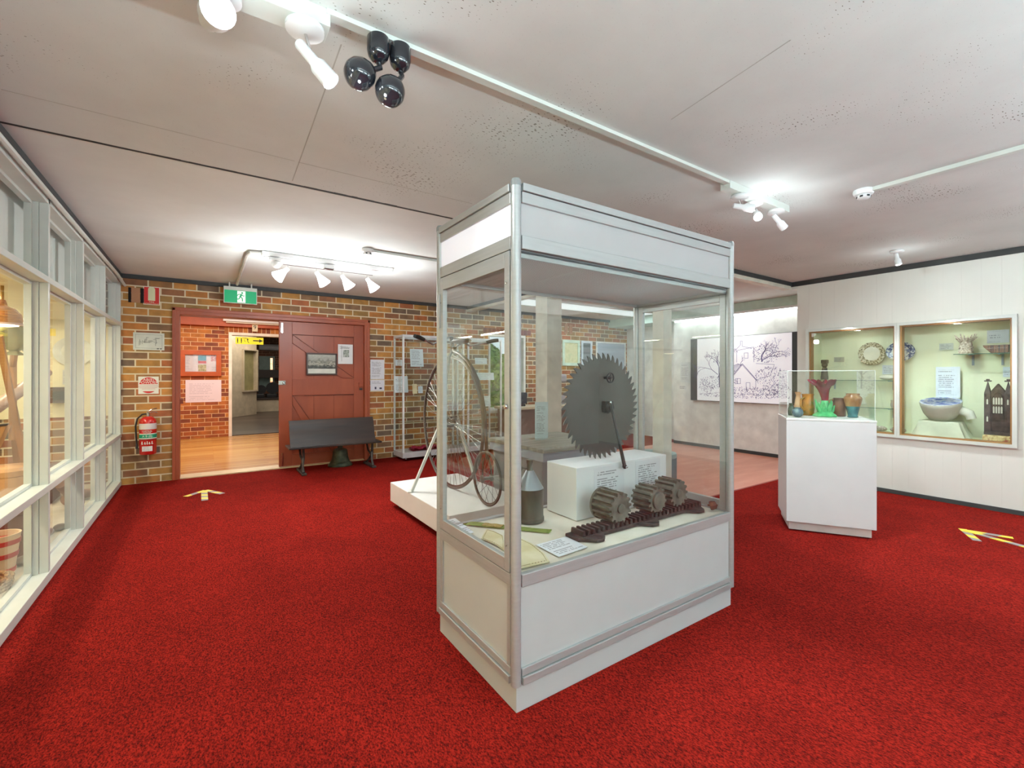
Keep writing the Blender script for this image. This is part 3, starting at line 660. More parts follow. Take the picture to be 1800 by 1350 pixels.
# case labels and textiles
CAPT = textmat('caption_text', S(226, 230, 238), S(60, 62, 74), 11, wide=.8)
def flat_card(name, pts, z, m, label, cat, t=.0012, group=None):
    """quad lying flat: near-left, near-right, far-right, far-left; local frame follows its near edge"""
    P = [Vector((p[0], p[1], 0)) for p in pts]; c = sum(P, Vector())/4; ex = (P[1]-P[0]).normalized(); ang = math.atan2(ex.y, ex.x)
    mw = Matrix.Translation((c.x, c.y, z)) @ Matrix.Rotation(ang, 4, 'Z') @ Matrix.Rotation(-PI/2, 4, 'X')
    inv = mw.inverted(); loc = [inv @ Vector((p.x, p.y, z)) for p in P]
    mb = MB(); vs = [(q.x, 0, q.z) for q in loc]+[(q.x, -t, q.z) for q in loc]
    mb.add(vs, [(0, 1, 2, 3), (7, 6, 5, 4), (0, 4, 5, 1), (1, 5, 6, 2), (2, 6, 7, 3), (3, 7, 4, 0)])
    o = mb.build(name, m, mw=mw); return tag(o, label, cat, group)
def ZP(*uv, z=DZ+.001): return [W(u, v, Z=z) for u, v in uv]
flat_card('caption_card', ZP((982, 979), (1033, 962), (996, 943), (942, 958)), DZ+.001, CAPT, 'printed caption card lying in front of the can beside the gear rack', 'card')
flat_card('caption_card', ZP((817, 941), (833, 936), (800, 911), (779, 916)), DZ+.001, CAPT, 'printed caption card lying behind the hinged end door at the left', 'card')
for i, (u0, u1, v0a, v1a) in enumerate(((1044, 1097, 825, 880), (1117, 1160, 806, 865))):
    a = W(u0, v0a, Y=BY0_); b_ = W(u1, v1a, Y=BY0_)
    o = card('caption_sheet', b_.x-a.x, .20, T((a.x+b_.x)/2, BY0_-.0005, .645), textmat('caption_sheet_%d' % i, S(224, 226, 230), S(70, 70, 76), 17, wide=.6, seed=i*3.3), t=.001)
    tag(o, ('left' if i == 0 else 'right')+' caption sheet pasted on the front of the white block', 'caption')
# ribbon
RB = blotch('green_grosgrain_ribbon', [S(96, 116, 52), S(120, 138, 66), S(136, 150, 84)], 30., .7, stretch=(.3, 3, 1))
rb = thing('award_ribbon', W(900, 932, Z=DZ), 'green fringed ribbon with gold lettering band lying near the front corner', 'ribbon')
def ribbon(p, q, w, name, m, z=DZ+.002, n=10):
    p = Vector(p); q = Vector(q); d = (q-p).normalized(); nn = Vector((-d.y, d.x, 0))*w/2; mb = MB(); vs = []
    for i in range(n+1):
        c = p.lerp(q, i/n); zz = z+.0012*math.sin(i*1.3)
        vs += [(c.x+nn.x, c.y+nn.y, zz), (c.x-nn.x, c.y-nn.y, zz), (c.x-nn.x, c.y-nn.y, zz-.0015), (c.x+nn.x, c.y+nn.y, zz-.0015)]
    fs = [(0, 1, 2, 3), tuple(4*n+j for j in (3, 2, 1, 0))]
    for i in range(n):
        for j in range(4): fs.append((4*i+j, 4*i+(j+1) % 4, 4*(i+1)+(j+1) % 4, 4*(i+1)+j))
    mb.add(vs, fs); return mb.build(name, m, rb)
A = W(822, 920, Z=DZ); B = W(962, 934, Z=DZ)
ribbon(A, B, .050, 'strip', RB)
ribbon(A.lerp(B, .2), A.lerp(B, .45), .044, 'gold_print', blotch('gold_thread', [S(120, 112, 56), S(186, 156, 90)], 160., .5), DZ+.0045)
for e, d_ in ((A, -1), (B, 1)):
    dv = (B-A).normalized(); nn = Vector((-dv.y, dv.x, 0)); mb = MB()
    for k in range(9):
        o_ = nn*(-.024+.048*k/8); mb.tube([e+o_+Vector((0, 0, .001)), e+o_*1.15+dv*d_*(.014+.006*random.random())+Vector((0, 0, .0012))], .0012, 4)
    mb.build('fringe', RB, rb)
LN = blotch('yellowed_linen', [S(196, 184, 140), S(214, 204, 166), S(226, 218, 190)], 7., .85)
def linen(uvs, label, z=DZ+.002):
    P = [W(u, v, Z=z) for u, v in uvs]; mb = MB(); mb.prism([(p.x, p.y) for p in P], .003, 'XY', (0, 0, z-.001)); o = thing('folded_linen', P[0], label, 'linen')
    mb.build('cloth', LN, o)
    c = sum(P, Vector())/len(P); st = MB(); q = [c.lerp(p, .88) for p in P]
    for a_, b__ in zip(q, q[1:]+q[:1]):
        for k in range(0, 12, 2): st.bar(a_.lerp(b__, k/12)+Vector((0, 0, .0026)), a_.lerp(b__, (k+1)/12)+Vector((0, 0, .0026)), .0014)
    st.build('stitching', paint('brown_thread', S(120, 100, 62), .8), o)
linen([(914, 1000), (930, 996), (966, 988), (957, 974), (935, 956), (914, 946), (893, 955), (893, 985)], 'yellowed hemmed linen cloth lying against the front glass corner')
linen([(846, 947), (872, 958), (886, 968), (886, 952), (884, 942), (868, 934), (855, 930)], 'smaller yellowed linen scrap lying behind the hinged end door', DZ+.002)
# ================================================================ STONE-TOPPED TABLE AND SIGN BEHIND THE CASE
tb = thing('display_table', (2.72, 3.05, 0), 'grey display table with a weathered timber slab top behind the glass case', 'table')
SL = blotch('weathered_slab', [S(96, 90, 78), S(128, 122, 106), S(150, 144, 130)], 5., .5, stretch=(.6, 4, 1), bump=.3)
tz = .64; ta, tbb = 2.18, 3.02
MB().box(ta, tbb, 2.78, 3.62, tz-.03, tz).build('slab_top', SL, tb, bevel=.004)
MB().box(ta+.01, tbb-.01, 2.80, 3.60, tz-.10, tz-.03).build('edge_band', paint('blue_grey_band', S(142, 148, 156), .35), tb)
MB().box(ta+.03, tbb-.03, 2.84, 3.57, 0, tz-.10).build('body', paint('grey_plinth_paint', S(122, 120, 118), .55), tb, bevel=.003)
sg = thing('sign_holder', W(952, 776, Z=tz), 'upright white text sign in a clear stand on the slab-topped table', 'sign')
c = W(952, 771, Z=tz+.001)
MB().box(c.x-.11, c.x+.11, c.y-.07, c.y+.07, tz, tz+.003).build('stand_base', GLASS, sg)
mwS = T(c.x, c.y, tz+.17, -.35)
MB().box(-.062, .062, 0, .004, -.165, .165).build('text_sheet', textmat('sign_sheet', S(228, 232, 238), S(110, 110, 116), 28, wide=.5, mx=.12), sg, mw=mwS)
MB().box(-.064, .064, -.004, -.001, -.167, .168).build('clear_sleeve', GLASS, sg, mw=mwS)
ot = thing('padded_stool', (3.77, 2.98, 0), 'round blue-grey ribbed stool on the terracotta floor beyond the case', 'stool')
MB().lathe([(.19, .02), (.195, .03), (.195, .40), (.19, .41)], (3.77, 2.98, 0), 40, wob=lambda q, h: 1+.006*math.sin(h*210)).build('body', paint('ribbed_blue_grey_felt', S(104, 122, 128), .8), ot, smooth=True)
mb = MB().lathe([(.192, .40), (.198, .42), (.192, .445), (.15, .455), (.01, .457)], (3.77, 2.98, 0), 40); mb.build('cushion', paint('pale_aqua_vinyl', S(156, 184, 184), .4), ot, smooth=True)
MB().lathe([(.17, 0), (.17, .03)], (3.77, 2.98, 0), 30).build('foot_ring', BLACK, ot)
# ================================================================ PENNY FARTHING
pf = thing('display_platform', (1.79, 3.53, 0), 'low white platform carrying the penny farthing', 'platform')
MB().box(1.44, 2.14, 2.92, 4.15, .05, .222).build('deck_box', WHITE, pf, bevel=.004)
MB().box(1.49, 2.09, 2.97, 4.10, .015, .05).build('recessed_base', DARK, pf)
for x, y in ((1.5, 4.05), (1.5, 3.0), (2.08, 4.05), (2.08, 3.0)):
    MB().lathe([(.02, -.012), (.022, -.006), (.022, .006), (.02, .012)], (x, y, .0225), 14, (1, 0, 0)).build('castor', BLACK, pf, smooth=True)
TY = paint('grey_rubber_tyre', S(92, 86, 78), .7); BR = paint('dark_bronze_frame', S(74, 60, 52), .4, metal=.5)
bk = thing('penny_farthing', (1.80, 3.45, .222), 'antique penny farthing bicycle with grey tyres on the white platform', 'bicycle')
PZ = .223
def wheel(c, R_, ns, tr):
    c = Vector(c); w = thing_part = MB().tube([c+Vector((0, R_*math.cos(q), R_*math.sin(q))) for q in [2*PI*i/72 for i in range(72)]], tr, 10, closed=True).build('wheel_tyre', TY, bk, smooth=True)
    MB().tube([c+Vector((0, (R_-tr*1.1)*math.cos(q), (R_-tr*1.1)*math.sin(q))) for q in [2*PI*i/72 for i in range(72)]], tr*.7, 8, closed=True).build('rim', BR, w, smooth=True)
    MB().lathe([(.018, -.05), (.03, -.045), (.03, -.038), (.014, -.03), (.014, .03), (.03, .038), (.03, .045), (.018, .05)], c, 16, (1, 0, 0)).build('hub', BR, w, smooth=True)
    mb = MB()
    for i in range(ns):
        q = 2*PI*i/ns; s = 1 if i % 2 else -1; q2 = q+.35*(1 if i % 4 < 2 else -1)
        mb.tube([c+Vector((s*.04, .028*math.cos(q2), .028*math.sin(q2))), c+Vector((0, (R_-tr)*math.cos(q), (R_-tr)*math.sin(q)))], .0017, 4, caps=False)
    mb.build('spokes', paint('dull_spoke_steel', S(112, 108, 102), .4, metal=.5), w)
RB_ = .575; wc = (1.81, 3.645, PZ+RB_+.012); wheel(wc, RB_, 56, .012)
rc = (1.79, 2.985, PZ+.2+.009); wheel(rc, .2, 22, .009)
top = Vector((1.81, 3.60, wc[2]+RB_+.05))
MB().tube([(1.86, 3.645, wc[2]), (1.86, 3.64, wc[2]+.3), (1.84, 3.61, wc[2]+RB_+.0), top], .011, 8).build('fork', BR, bk, smooth=True)
MB().tube([(1.76, 3.645, wc[2]), (1.76, 3.64, wc[2]+.3), (1.78, 3.61, wc[2]+RB_+.0), top], .011, 8).build('fork', BR, bk, smooth=True)
MB().tube([top, top+Vector((0, .02, .07)), top+Vector((0, .03, .12))], .016, 10).build('head_tube', BR, bk, smooth=True)
sp = [top+Vector((0, -.03, .03))]+[Vector((1.80, 3.645-(RB_+.045)*math.sin(q), wc[2]+(RB_+.045)*math.cos(q))) for q in [.15+.2*i for i in range(8)]]+[Vector((1.795, 2.99, rc[2]+.14))]
MB().tube(sp, [.017]*6+[.014]*4, 10).build('backbone', BR, bk, smooth=True)
for s in (-1, 1): MB().tube([(1.79+s*.02, 2.995, rc[2]+.16), (1.79+s*.035, 2.99, rc[2]+.1), (1.79+s*.04, 2.985, rc[2])], .007, 6).build('rear_fork', BR, bk, smooth=True)
hb = top+Vector((0, .03, .11))
MB().tube([hb+Vector(p) for p in ((-.36, -.12, -.015), (-.30, -.10, -.03), (-.18, -.01, -.06), (-.06, .01, 0), (0, 0, .012), (.06, .01, 0), (.18, -.01, -.06), (.30, -.10, -.03), (.36, -.12, -.015))], .009, 8).build('handlebar', CHROME, bk, smooth=True)
for s in (-1, 1): MB().tube([hb+Vector((s*.30, -.10, -.03)), hb+Vector((s*.36, -.125, -.014)), hb+Vector((s*.40, -.145, -.008))], [.015, .018, .016], 10).build('grip', BLACK, bk, smooth=True)
MB().ball(top+Vector((0, -.16, .075)), (.07, .13, .025)).build('saddle', paint('brown_leather', S(84, 54, 38), .5), bk, smooth=True)
MB().tube([top+Vector((0, -.02, .02)), top+Vector((0, -.15, .05))], .007, 6).build('saddle_spring', BR, bk, smooth=True)
for s in (-1, 1):
    MB().tube([(1.81+s*.05, 3.645, wc[2]), (1.81+s*.06, 3.645+s*.12, wc[2]+s*.02)], .008, 6).build('crank', CHROME, bk, smooth=True)
    MB().box(1.81+s*.075-.035, 1.81+s*.075+.035, 3.645+s*.12-.03, 3.645+s*.12+.03, wc[2]+s*.02-.01, wc[2]+s*.02+.01).build('pedal', BLACK, bk)
st = thing('bicycle_stand', (1.80, 3.66, PZ), 'white timber trestle stand propping the penny farthing', 'stand')
for s, fx in ((-1, 1.47), (1, 2.10)):
    MB().bar((fx, 3.70, PZ), (1.81+s*.065, 3.655, wc[2]+.05), .028, .02).build('leg', WHITEW, st); MB().bar((fx-.03, 3.70-.03, PZ+.006), (fx+.02, 3.75, PZ+.006), .03, .01).build('foot', WHITEW, st)
MB().bar((1.81-.07, 3.66, wc[2]-.05), (1.81-.065, 3.655, wc[2]+.06), .022, .02).build('cradle', WHITEW, st)
# ================================================================ TALL GLASS CABINETS BY THE BRICK WALL
def cabinet(x0, x1, label, seed):
    y0, y1, zt = 6.17, YB-.05, 1.765; cb = thing('glass_cabinet', ((x0+x1)/2, (y0+y1)/2, 0), label, 'cabinet', 'tall glass cabinets against the brick wall')
    MB().box(x0, x1, y0, y1, .045, .12).build('base', paint('pale_grey_cabinet_base', S(196, 196, 200), .4), cb, bevel=.004)
    for x, y in ((x0+.012, y0+.012), (x1-.012, y0+.012), (x0+.012, y1-.012), (x1-.012, y1-.012)): MB().box(x-.012, x+.012, y-.012, y+.012, .12, zt).build('post', paint('white_aluminium', S(214, 218, 220), .35), cb)
    mb = MB()
    for a in ((x0, x1, y0, y0+.022), (x0, x1, y1-.022, y1), (x0, x0+.022, y0+.022, y1-.022), (x1-.022, x1, y0+.022, y1-.022)): mb.box(*a, zt-.004, zt+.03)
    mb.build('top_frame', paint('white_aluminium', S(214, 218, 220), .35), cb)
    for z in (.54, .925, 1.335): MB().box(x0+.015, x1-.015, y0+.02, y1-.015, z, z+.008).build('shelf', glassmat('green_edge_glass', (.9, .97, .94, 1)), cb)
    MB().box(x0+.024, x1-.024, y0+.006, y0+.010, .12, zt).build('front_glass', GLASS, cb)
    MB().box(x0+.006, x0+.010, y0+.024, y1-.024, .12, zt).build('side_glass', GLASS, cb)
    for x in (x0+.06, x1-.06):
        MB().lathe([(.02, -.01), (.022, 0), (.02, .01)], (x, y0+.05, .0225), 12, (1, 0, 0)).build('castor', CHROME, cb, smooth=True)
    return cb
cabinet(2.32, 3.30, 'tall glass cabinet with folded red velvet in its base, right of the bench', 1)
cabinet(3.36, 3.98, 'narrower glass cabinet standing right of the penny farthing', 2)
vel = MB(); N = 26; vs = []
for j in range(9):
    for i in range(N): x = 2.5+.55*i/(N-1); y = 6.24+.2*j/8; vs.append((x, y, .150+.014*math.sin(i*.9+j*.5)+.010*math.sin(j*1.7)))
fs = [(j*N+i, j*N+i+1, (j+1)*N+i+1, (j+1)*N+i) for j in range(8) for i in range(N-1)]; vel.add(vs, fs); vel.add([(x, y, .121) for x, y, z in vs], [f[::-1] for f in fs])
tag(vel.build('velvet_cloth', paint('crimson_velvet', S(150, 20, 52), .8), smooth=True), 'crimson velvet cloth in the base of the tall glass cabinet', 'cloth')
PT = lambda i, n=12, w=.8: textmat('cabinet_paper_%d' % i, S(220, 230, 238), S(120, 126, 140), n, wide=w, seed=i*2.7)
k = 0
for (u0, v0, u1, v1, Yp, lab) in ((721, 613, 744, 645, 6.42, 'tilted text sheet on the top shelf of the cabinet right of the bench'), (695, 632, 711, 643, 6.45, 'small folded card on the top shelf beside the tilted text sheet'),
        (693, 661, 717, 690, 6.45, 'tall text sheet on the middle shelf behind the cabinet post'), (725, 675, 733, 692, 6.35, 'narrow cream card on the middle shelf of the tall cabinet'), (735, 679, 743, 691, 6.4, 'little white card beside the narrow cream card'),
        (835, 629, 856, 640, 6.4, 'pale landscape card on the top shelf of the narrower cabinet'), (838, 655, 868, 668, 6.4, 'wide white card on the upper shelf of the narrower cabinet'), (845, 696, 862, 714, 6.4, 'upright blue-grey card on the lower shelf of the narrower cabinet')):
    a = W(u0, v0, Y=Yp); b_ = W(u1, v1, Y=Yp); w_ = b_.x-a.x; h_ = a.z-b_.z
    o = card('label_card', w_, h_, T((a.x+b_.x)/2, Yp, (a.z+b_.z)/2, 0, -.12), PT(k) if k != 3 else paint('cream_card', S(222, 204, 164), .7)); tag(o, lab, 'card'); k += 1
# ================================================================ SCHOOL BENCH, BELL
bn = thing('school_bench', (1.37, 6.15, 0), 'old dark timber school bench with iron legs before the red door', 'bench')
BW = blotch('dark_stained_timber', [S(28, 19, 15), S(44, 30, 24), S(62, 45, 36)], 2.4, .5, stretch=(.5, 5, 5))
bx0, bx1 = .868, 1.905; prof = [(6.20, .655), (6.165, .60), (6.14, .52), (6.12, .44), (6.075, .37), (6.055, .335)]
def slab(prof, th, x0, x1):
    pts = prof+[(y+th, z) for y, z in prof[::-1]]
    mb = MB(); return mb.prism([(y, z) for y, z in pts], x1-x0, 'YZ', (x0, 0, 0))
slab(prof, .018, bx0, bx1).build('backrest', BW, bn, smooth=True, auto=50)
MB().box(bx0-.02, bx1+.07, 6.02, 6.36, .318, .338).build('seat', BW, bn, bevel=.004)
for x in (bx0+.14, bx1-.05):
    lg = MB(); lg.tube([(x, 6.05, .318), (x+.01, 6.10, .20), (x-.005, 6.06, .10), (x, 6.03, .03)], [.014, .018, .014, .018], 8); lg.tube([(x, 6.32, .318), (x, 6.24, .20), (x, 6.10, .16)], .013, 8)
    lg.tube([(x, 6.10, .16), (x, 6.2, .08), (x, 6.33, .03)], .013, 8); lg.tube([(x, 6.30, .33), (x, 6.26, .5), (x, 6.19, .62)], .012, 8)
    l_ = lg.build('leg', IRON, bn, smooth=True); MB().box(x-.028, x+.028, 5.97, 6.38, 0, .028).build('foot', IRON, l_, bevel=.006)
bl = thing('bronze_bell', (1.53, 6.44, 0), 'weathered green bronze bell on the carpet under the bench', 'bell')
VG = blotch('green_bronze_patina', [S(52, 62, 50), S(74, 84, 66), S(96, 104, 82)], 12., .5, metal=.4)
MB().lathe([(.155, 0), (.158, .012), (.142, .03), (.118, .06), (.105, .10), (.098, .15), (.094, .19), (.085, .215), (.05, .232), (.01, .236)], (1.53, 6.41, 0), 36).build('bell_body', VG, bl, smooth=True)
MB().lathe([(.122, .055), (.124, .058), (.120, .062)], (1.53, 6.41, 0), 36).build('moulding', VG, bl, smooth=True); MB().box(1.50, 1.56, 6.39, 6.43, .23, .262).build('crown', VG, bl, bevel=.008)
# ================================================================ RED DOOR LEAF
dx0, dx1, dyf = .815, 1.905, YB+.03
dr_ = struct(MB().box(dx0, dx1, dyf+.02, dyf+.045, .02, 1.93).build('door_1', REDP)); dr_['label'] = 'red-brown ledged and braced timber door'
def dpart(nm, mb, m=REDP, b=.003, sm=False): return mb.build(nm, m, dr_, bevel=b, smooth=sm)
dpart('stile', MB().box(dx0, dx0+.155, dyf, dyf+.02, .02, 1.93)); dpart('stile', MB().box(dx1-.135, dx1, dyf, dyf+.02, .02, 1.93))
dpart('rail', MB().box(dx0+.155, dx1-.135, dyf, dyf+.02, 1.76, 1.93)); dpart('rail', MB().box(dx0+.155, dx1-.135, dyf, dyf+.02, .95, 1.17)); dpart('rail', MB().box(dx0+.155, dx1-.135, dyf, dyf+.02, .02, .17))
GSG = paint('groove_shadow_gap', S(84, 34, 24), .8)
for z0, z1 in ((.96, .20), (1.755, 1.18)):
    xa, xb = dx0+.16, dx1-.14; w = .13
    if z0 > 1: q = [(xa, z0), (xb, z1+.0), (xb-.16, z1), (xa, z0-.11)]
    else: q = [(xa, z0-.01), (xb-.3, .17), (xb-.46, .17), (xa, z0-.13)]
    mb = MB(); mb.prism(q, .016, 'XZ', (0, dyf+.004, 0)); dpart('brace', mb)
    ge = MB(); ge.bar((q[0][0], dyf+.003, q[0][1]+.004), (q[1][0], dyf+.003, q[1][1]+.004), .008, .004); dpart('brace_gap', ge, GSG, 0)
pg = MB(); pg.box(dx0+.16, dx1-.14, dyf-.001, dyf+.004, 1.757, 1.763); pg.box(dx0+.3, dx1-.14, dyf-.001, dyf+.004, .944, .950)
for x in (1.24, 1.50): pg.box(x, x+.003, dyf+.0185, dyf+.021, .17, 1.76)
dpart('board_groove', pg, GSG, 0)
hp = W(494, 673, Y=dyf-.01)
dpart('hasp_plate', MB().box(hp.x-.03, hp.x+.055, dyf-.012, dyf-.002, hp.z-.028, hp.z+.028), paint('zinc_plate', S(186, 184, 176), .3, metal=.8), .012)
dpart('hasp_knob', MB().lathe([(.018, 0), (.018, .02), (.010, .028)], (hp.x+.03, dyf-.012, hp.z), 14, (0, -1, 0)), CHROME, 0, True)
a = W(495, 572, Y=dyf); dpart('barrel_bolt', MB().box(a.x-.012, a.x+.02, dyf-.012, dyf, a.z-.1, a.z+.04), CHROME, .004)
a = W(496, 808, Y=dyf); dpart('drop_bolt', MB().tube([(a.x, dyf-.01, .03), (a.x, dyf-.01, .2)], .012, 8), CHROME, 0, True)
a = W(634, 680, Y=dyf); dpart('wooden_block', MB().box(a.x-.03, a.x+.03, dyf-.03, dyf, a.z-.0, a.z+.06), REDP, .003); dpart('keyhole_stop', MB().box(a.x-.02, a.x+.02, dyf-.02, dyf, a.z-.045, a.z-.02), BLACK, .003)
# pictures and sheets --------------------------------------------
def framed(name, u0, v0, u1, v1, plane, val, fm, im, label, cat='picture', fw=.02, depth=.022, rz=0, mount=None):
    a = W(u0, v0, **{plane: val}); b_ = W(u1, v1, **{plane: val})
    if plane == 'Y': w = b_.x-a.x; mw = T((a.x+b_.x)/2, val, (a.z+b_.z)/2)
    else: w = a.y-b_.y; mw = T(val, (a.y+b_.y)/2, (a.z+b_.z)/2, RW)
    h = a.z-b_.z; w, h = abs(w), abs(h)
    c = mw.translation; t = thing(name, (c.x, c.y, c.z-h/2), label, cat)
    MB().frame(-w/2, w/2, -h/2, h/2, -depth, 0, fw).build('frame', fm, t, mw=mw, bevel=.002)
    MB().box(-w/2+fw, w/2-fw, -.008, -.002, -h/2+fw, h/2-fw).build('image', im, t, mw=mw)
    return t, mw, w, h
def sheet(u0, v0, u1, v1, plane, val, m, label, cat='notice', name='paper_notice', t=.002, group=None):
    a = W(u0, v0, **{plane: val}); b_ = W(u1, v1, **{plane: val}); h = abs(a.z-b_.z)
    if plane == 'Y': w = abs(b_.x-a.x); mw = T((a.x+b_.x)/2, val, (a.z+b_.z)/2)
    else: w = abs(a.y-b_.y); mw = T(val, (a.y+b_.y)/2, (a.z+b_.z)/2, RW)
    o = card(name, w, h, mw, m, t=t); tag(o, label, cat, group); return o, mw, w, h
t, mw, w, h = framed('framed_photograph', 538, 620, 592, 659, 'Y', dyf-.001, paint('dark_frame_wood', S(66, 42, 32), .4), paint('photo_caption_strip', S(214, 216, 206), .5), 'framed black and white town photograph on the red door')
m, nt, b = newmat('old_town_photo'); L_ = nt.links; tc = nd(nt, 'ShaderNodeTexCoord'); sx = nd(nt, 'ShaderNodeSeparateXYZ'); L_.new(tc.outputs['Generated'], sx.inputs[0])
no = nd(nt, 'ShaderNodeTexNoise'); no.inputs['Scale'].default_value = 9; no.inputs['Detail'].default_value = 8; L_.new(tc.outputs['Generated'], no.inputs['Vector'])
ad = nd(nt, 'ShaderNodeMath', operation='ADD'); L_.new(sx.outputs['Z'], ad.inputs[0]); sb = nd(nt, 'ShaderNodeMath', operation='MULTIPLY_ADD'); L_.new(no.outputs['Fac'], sb.inputs[0]); sb.inputs[1].default_value = .9; sb.inputs[2].default_value = -.45; L_.new(sb.outputs[0], ad.inputs[1])
r = ramp(nt, [(.0, S(52, 52, 46)), (.2, S(84, 84, 76)), (.34, S(176, 172, 158)), (.5, S(96, 96, 88)), (.62, S(150, 150, 140)), (1, S(176, 176, 166))]); L_.new(ad.outputs[0], r.inputs[0]); L_.new(r.outputs[0], b.inputs['Base Color']); b.inputs['Roughness'].default_value = .25
MB().box(-w/2+.02, w/2-.02, -.010, -.008, -h/2+.085, h/2-.02).build('photo_print', m, t, mw=mw)
o, mw, w, h = sheet(594, 605, 620, 640, 'Y', dyf-.001, textmat('door_sheet', S(228, 230, 232), S(110, 112, 116), 12, top=.93, bot=.78), 'white illustrated notice beside the photograph on the red door')
mb = MB(); mb.stroke([(-.06, .09), (.06, .09)], .004, -.0022); mb.stroke([(-.05, .12), (-.05, -.1)], .003, -.0022); mb.build('ruled_lines', INK, o, mw=mw)
MB().box(-.03, .05, -.003, -.002, -.04, .06).build('printed_picture', blotch('grey_green_print', [S(60, 70, 64), S(150, 160, 150), S(210, 214, 210)], 30.), o, mw=mw)
o, mw, w, h = sheet(651, 632, 675.5, 666.5, 'Y', YB, textmat('wall_sheet_a', S(226, 228, 236), S(92, 92, 104), 20, wide=.9), 'closely printed white notice on the brick wall right of the red door, upper of two')
o, mw, w, h = sheet(651, 668, 675.5, 686.5, 'Y', YB, textmat('wall_sheet_b', S(226, 226, 236), S(130, 130, 140), 8, wide=.9, bot=.5), 'small notice with two dark emblems, directly under the closely printed one')
mb = MB(); mb.box(-.04, -.015, -.003, -.002, -h*.36, -h*.14); mb.box(.03, .065, -.003, -.002, -h*.36, -h*.2); mb.build('emblems', paint('navy_emblem', S(66, 64, 88), .6), o, mw=mw)
# fire signs ------------------------------------------------------
SIGR = paint('sign_red', S(206, 34, 28), .4, var=.01); SIGW = paint('sign_white', S(232, 232, 222), .4, var=.01); LUM = paint('luminous_cream', S(214, 216, 178), .5, var=.01)
o, mw, w, h = sheet(252, 503, 281, 537, 'Y', YB, SIGW, 'red and white fire extinguisher location sign high on the brick wall', 'sign', 'extinguisher_sign', .003)
MB().box(-w/2+.006, w/2-.006, -.0042, -.003, -h/2+.006, h/2-.006).build('red_field', SIGR, o, mw=mw)
mb = MB(); q = [(-.032, -.055), (.032, -.055), (.032, .075)]+[(.032*math.cos(a), .075+.025*math.sin(a)) for a in (.4, .9, 1.57, 2.2, 2.7)]+[(-.032, .075)]
mb.prism(q, -.001, 'XZ', (0, -.0042, 0)); mb.build('extinguisher_symbol', LUM, o, mw=mw)
text_obj('FIRE', .026, mw @ T(0, -.0045, -.072), LUM, parent=o); text_obj('EXTINGUISHER', .026, mw @ T(0, -.0045, -.094), LUM, parent=o, sx=.86)
o, mw, w, h = sheet(234, 584, 289, 616, 'Y', YB, paint('plan_paper', S(206, 212, 204), .6), 'white evacuation floor plan on the brick wall left of the doorway', 'floor plan', 'floor_plan')
mb = MB(); random.seed(4)
mb.frame(-w/2+.02, w/2-.02, -h/2+.02, h/2-.02, -.003, -.002, .002)
for i in range(26):
    x = random.uniform(-w/2+.05, w/2-.06); z = random.uniform(-.02, h/2-.05); l = random.uniform(.01, .05)
    if random.random() < .5: mb.stroke([(x, z), (x+l, z)], .003, -.0022)
    else: mb.stroke([(x, z), (x, z-l)], .003, -.0022)
mb.stroke([(.07, -.08), (.09, -.08)], .012, -.0022); mb.stroke([(.10, -.08), (.115, -.08)], .012, -.0022)
mb.build('plan_linework', paint('plan_ink', S(84, 92, 88), .7), o, mw=mw)
o, mw, w, h = sheet(243, 662, 279, 692, 'Y', YB, SIGW, 'round red and white AB(E) POWDER sign above the fire extinguisher', 'sign', 'powder_sign', .003)
def ell(rx, rz, z0=None, top=True, n=40):
    pts = [(rx*math.cos(2*PI*i/n), rz*math.sin(2*PI*i/n)) for i in range(n)]
    return pts
rx, rz_ = w/2-.008, h/2-.008; seg = [(rx*math.cos(a), rz_*math.sin(a)) for a in [PI*i/24 for i in range(25)] if rz_*math.sin(a) > .008]
mb = MB(); mb.prism(seg, -.001, 'XZ', (0, -.003, 0)); seg2 = [(rx*math.cos(a), rz_*math.sin(a)) for a in [PI+PI*i/40 for i in range(41)] if rz_*math.sin(a) < -rz_*.74]; mb.prism(seg2, -.001, 'XZ', (0, -.003, 0)); mb.build('red_segment', SIGR, o, mw=mw)
text_obj('AB(E)', .042, mw @ T(0, -.0045, .062), SIGW, parent=o); text_obj('POWDER', .042, mw @ T(0, -.0045, .029), SIGW, parent=o)
mb = MB()
for i, l in enumerate((.085, .09, .08, .06)): mb.stroke([(-l, -.004-.013*i), (l, -.004-.013*i)], .003, -.0032)
mb.build('fine_print', paint('fine_print_red', S(176, 110, 104), .6), o, mw=mw)
# fire extinguisher -----------------------------------------------
c0 = W(260, 798, Y=YB-.10); ex = thing('fire_extinguisher', (c0.x, YB-.10, c0.z), 'red fire extinguisher hanging on the brick wall under the powder sign', 'fire extinguisher')
ez = c0.z; ecx, ecy = c0.x, YB-.095; EXR = paint('extinguisher_red', S(196, 30, 26), .25, var=.01, coat=.5); r = .078
MB().lathe([(r*.9, 0), (r, .01), (r, .355), (r*.93, .385), (r*.6, .412), (r*.3, .422)], (ecx, ecy, ez), 32).build('cylinder', EXR, ex, smooth=True)
for z0, z1, m_ in ((.28, .345, paint('silver_band', S(214, 208, 206), .4)), (.185, .225, paint('green_class_band', S(20, 150, 112), .4)), (.225, .235, SIGW), (.175, .185, SIGW), (.165, .17, BLACK)):
    MB().lathe([(r+.0008, z0), (r+.0008, z1)], (ecx, ecy, ez), 32).build('label_band', m_, ex, smooth=True)
text_obj('CHEMICAL', .02, T(ecx, ecy-r-.001, ez+.262), SIGW, 'label_lettering', ex, ext=.002, sx=.9); text_obj('POWDER', .016, T(ecx, ecy-r-.001, ez+.245), SIGW, 'label_lettering', ex, ext=.002)
text_obj('A B (E)', .03, T(ecx, ecy-r-.001, ez+.205), SIGW, 'label_lettering', ex, ext=.002)
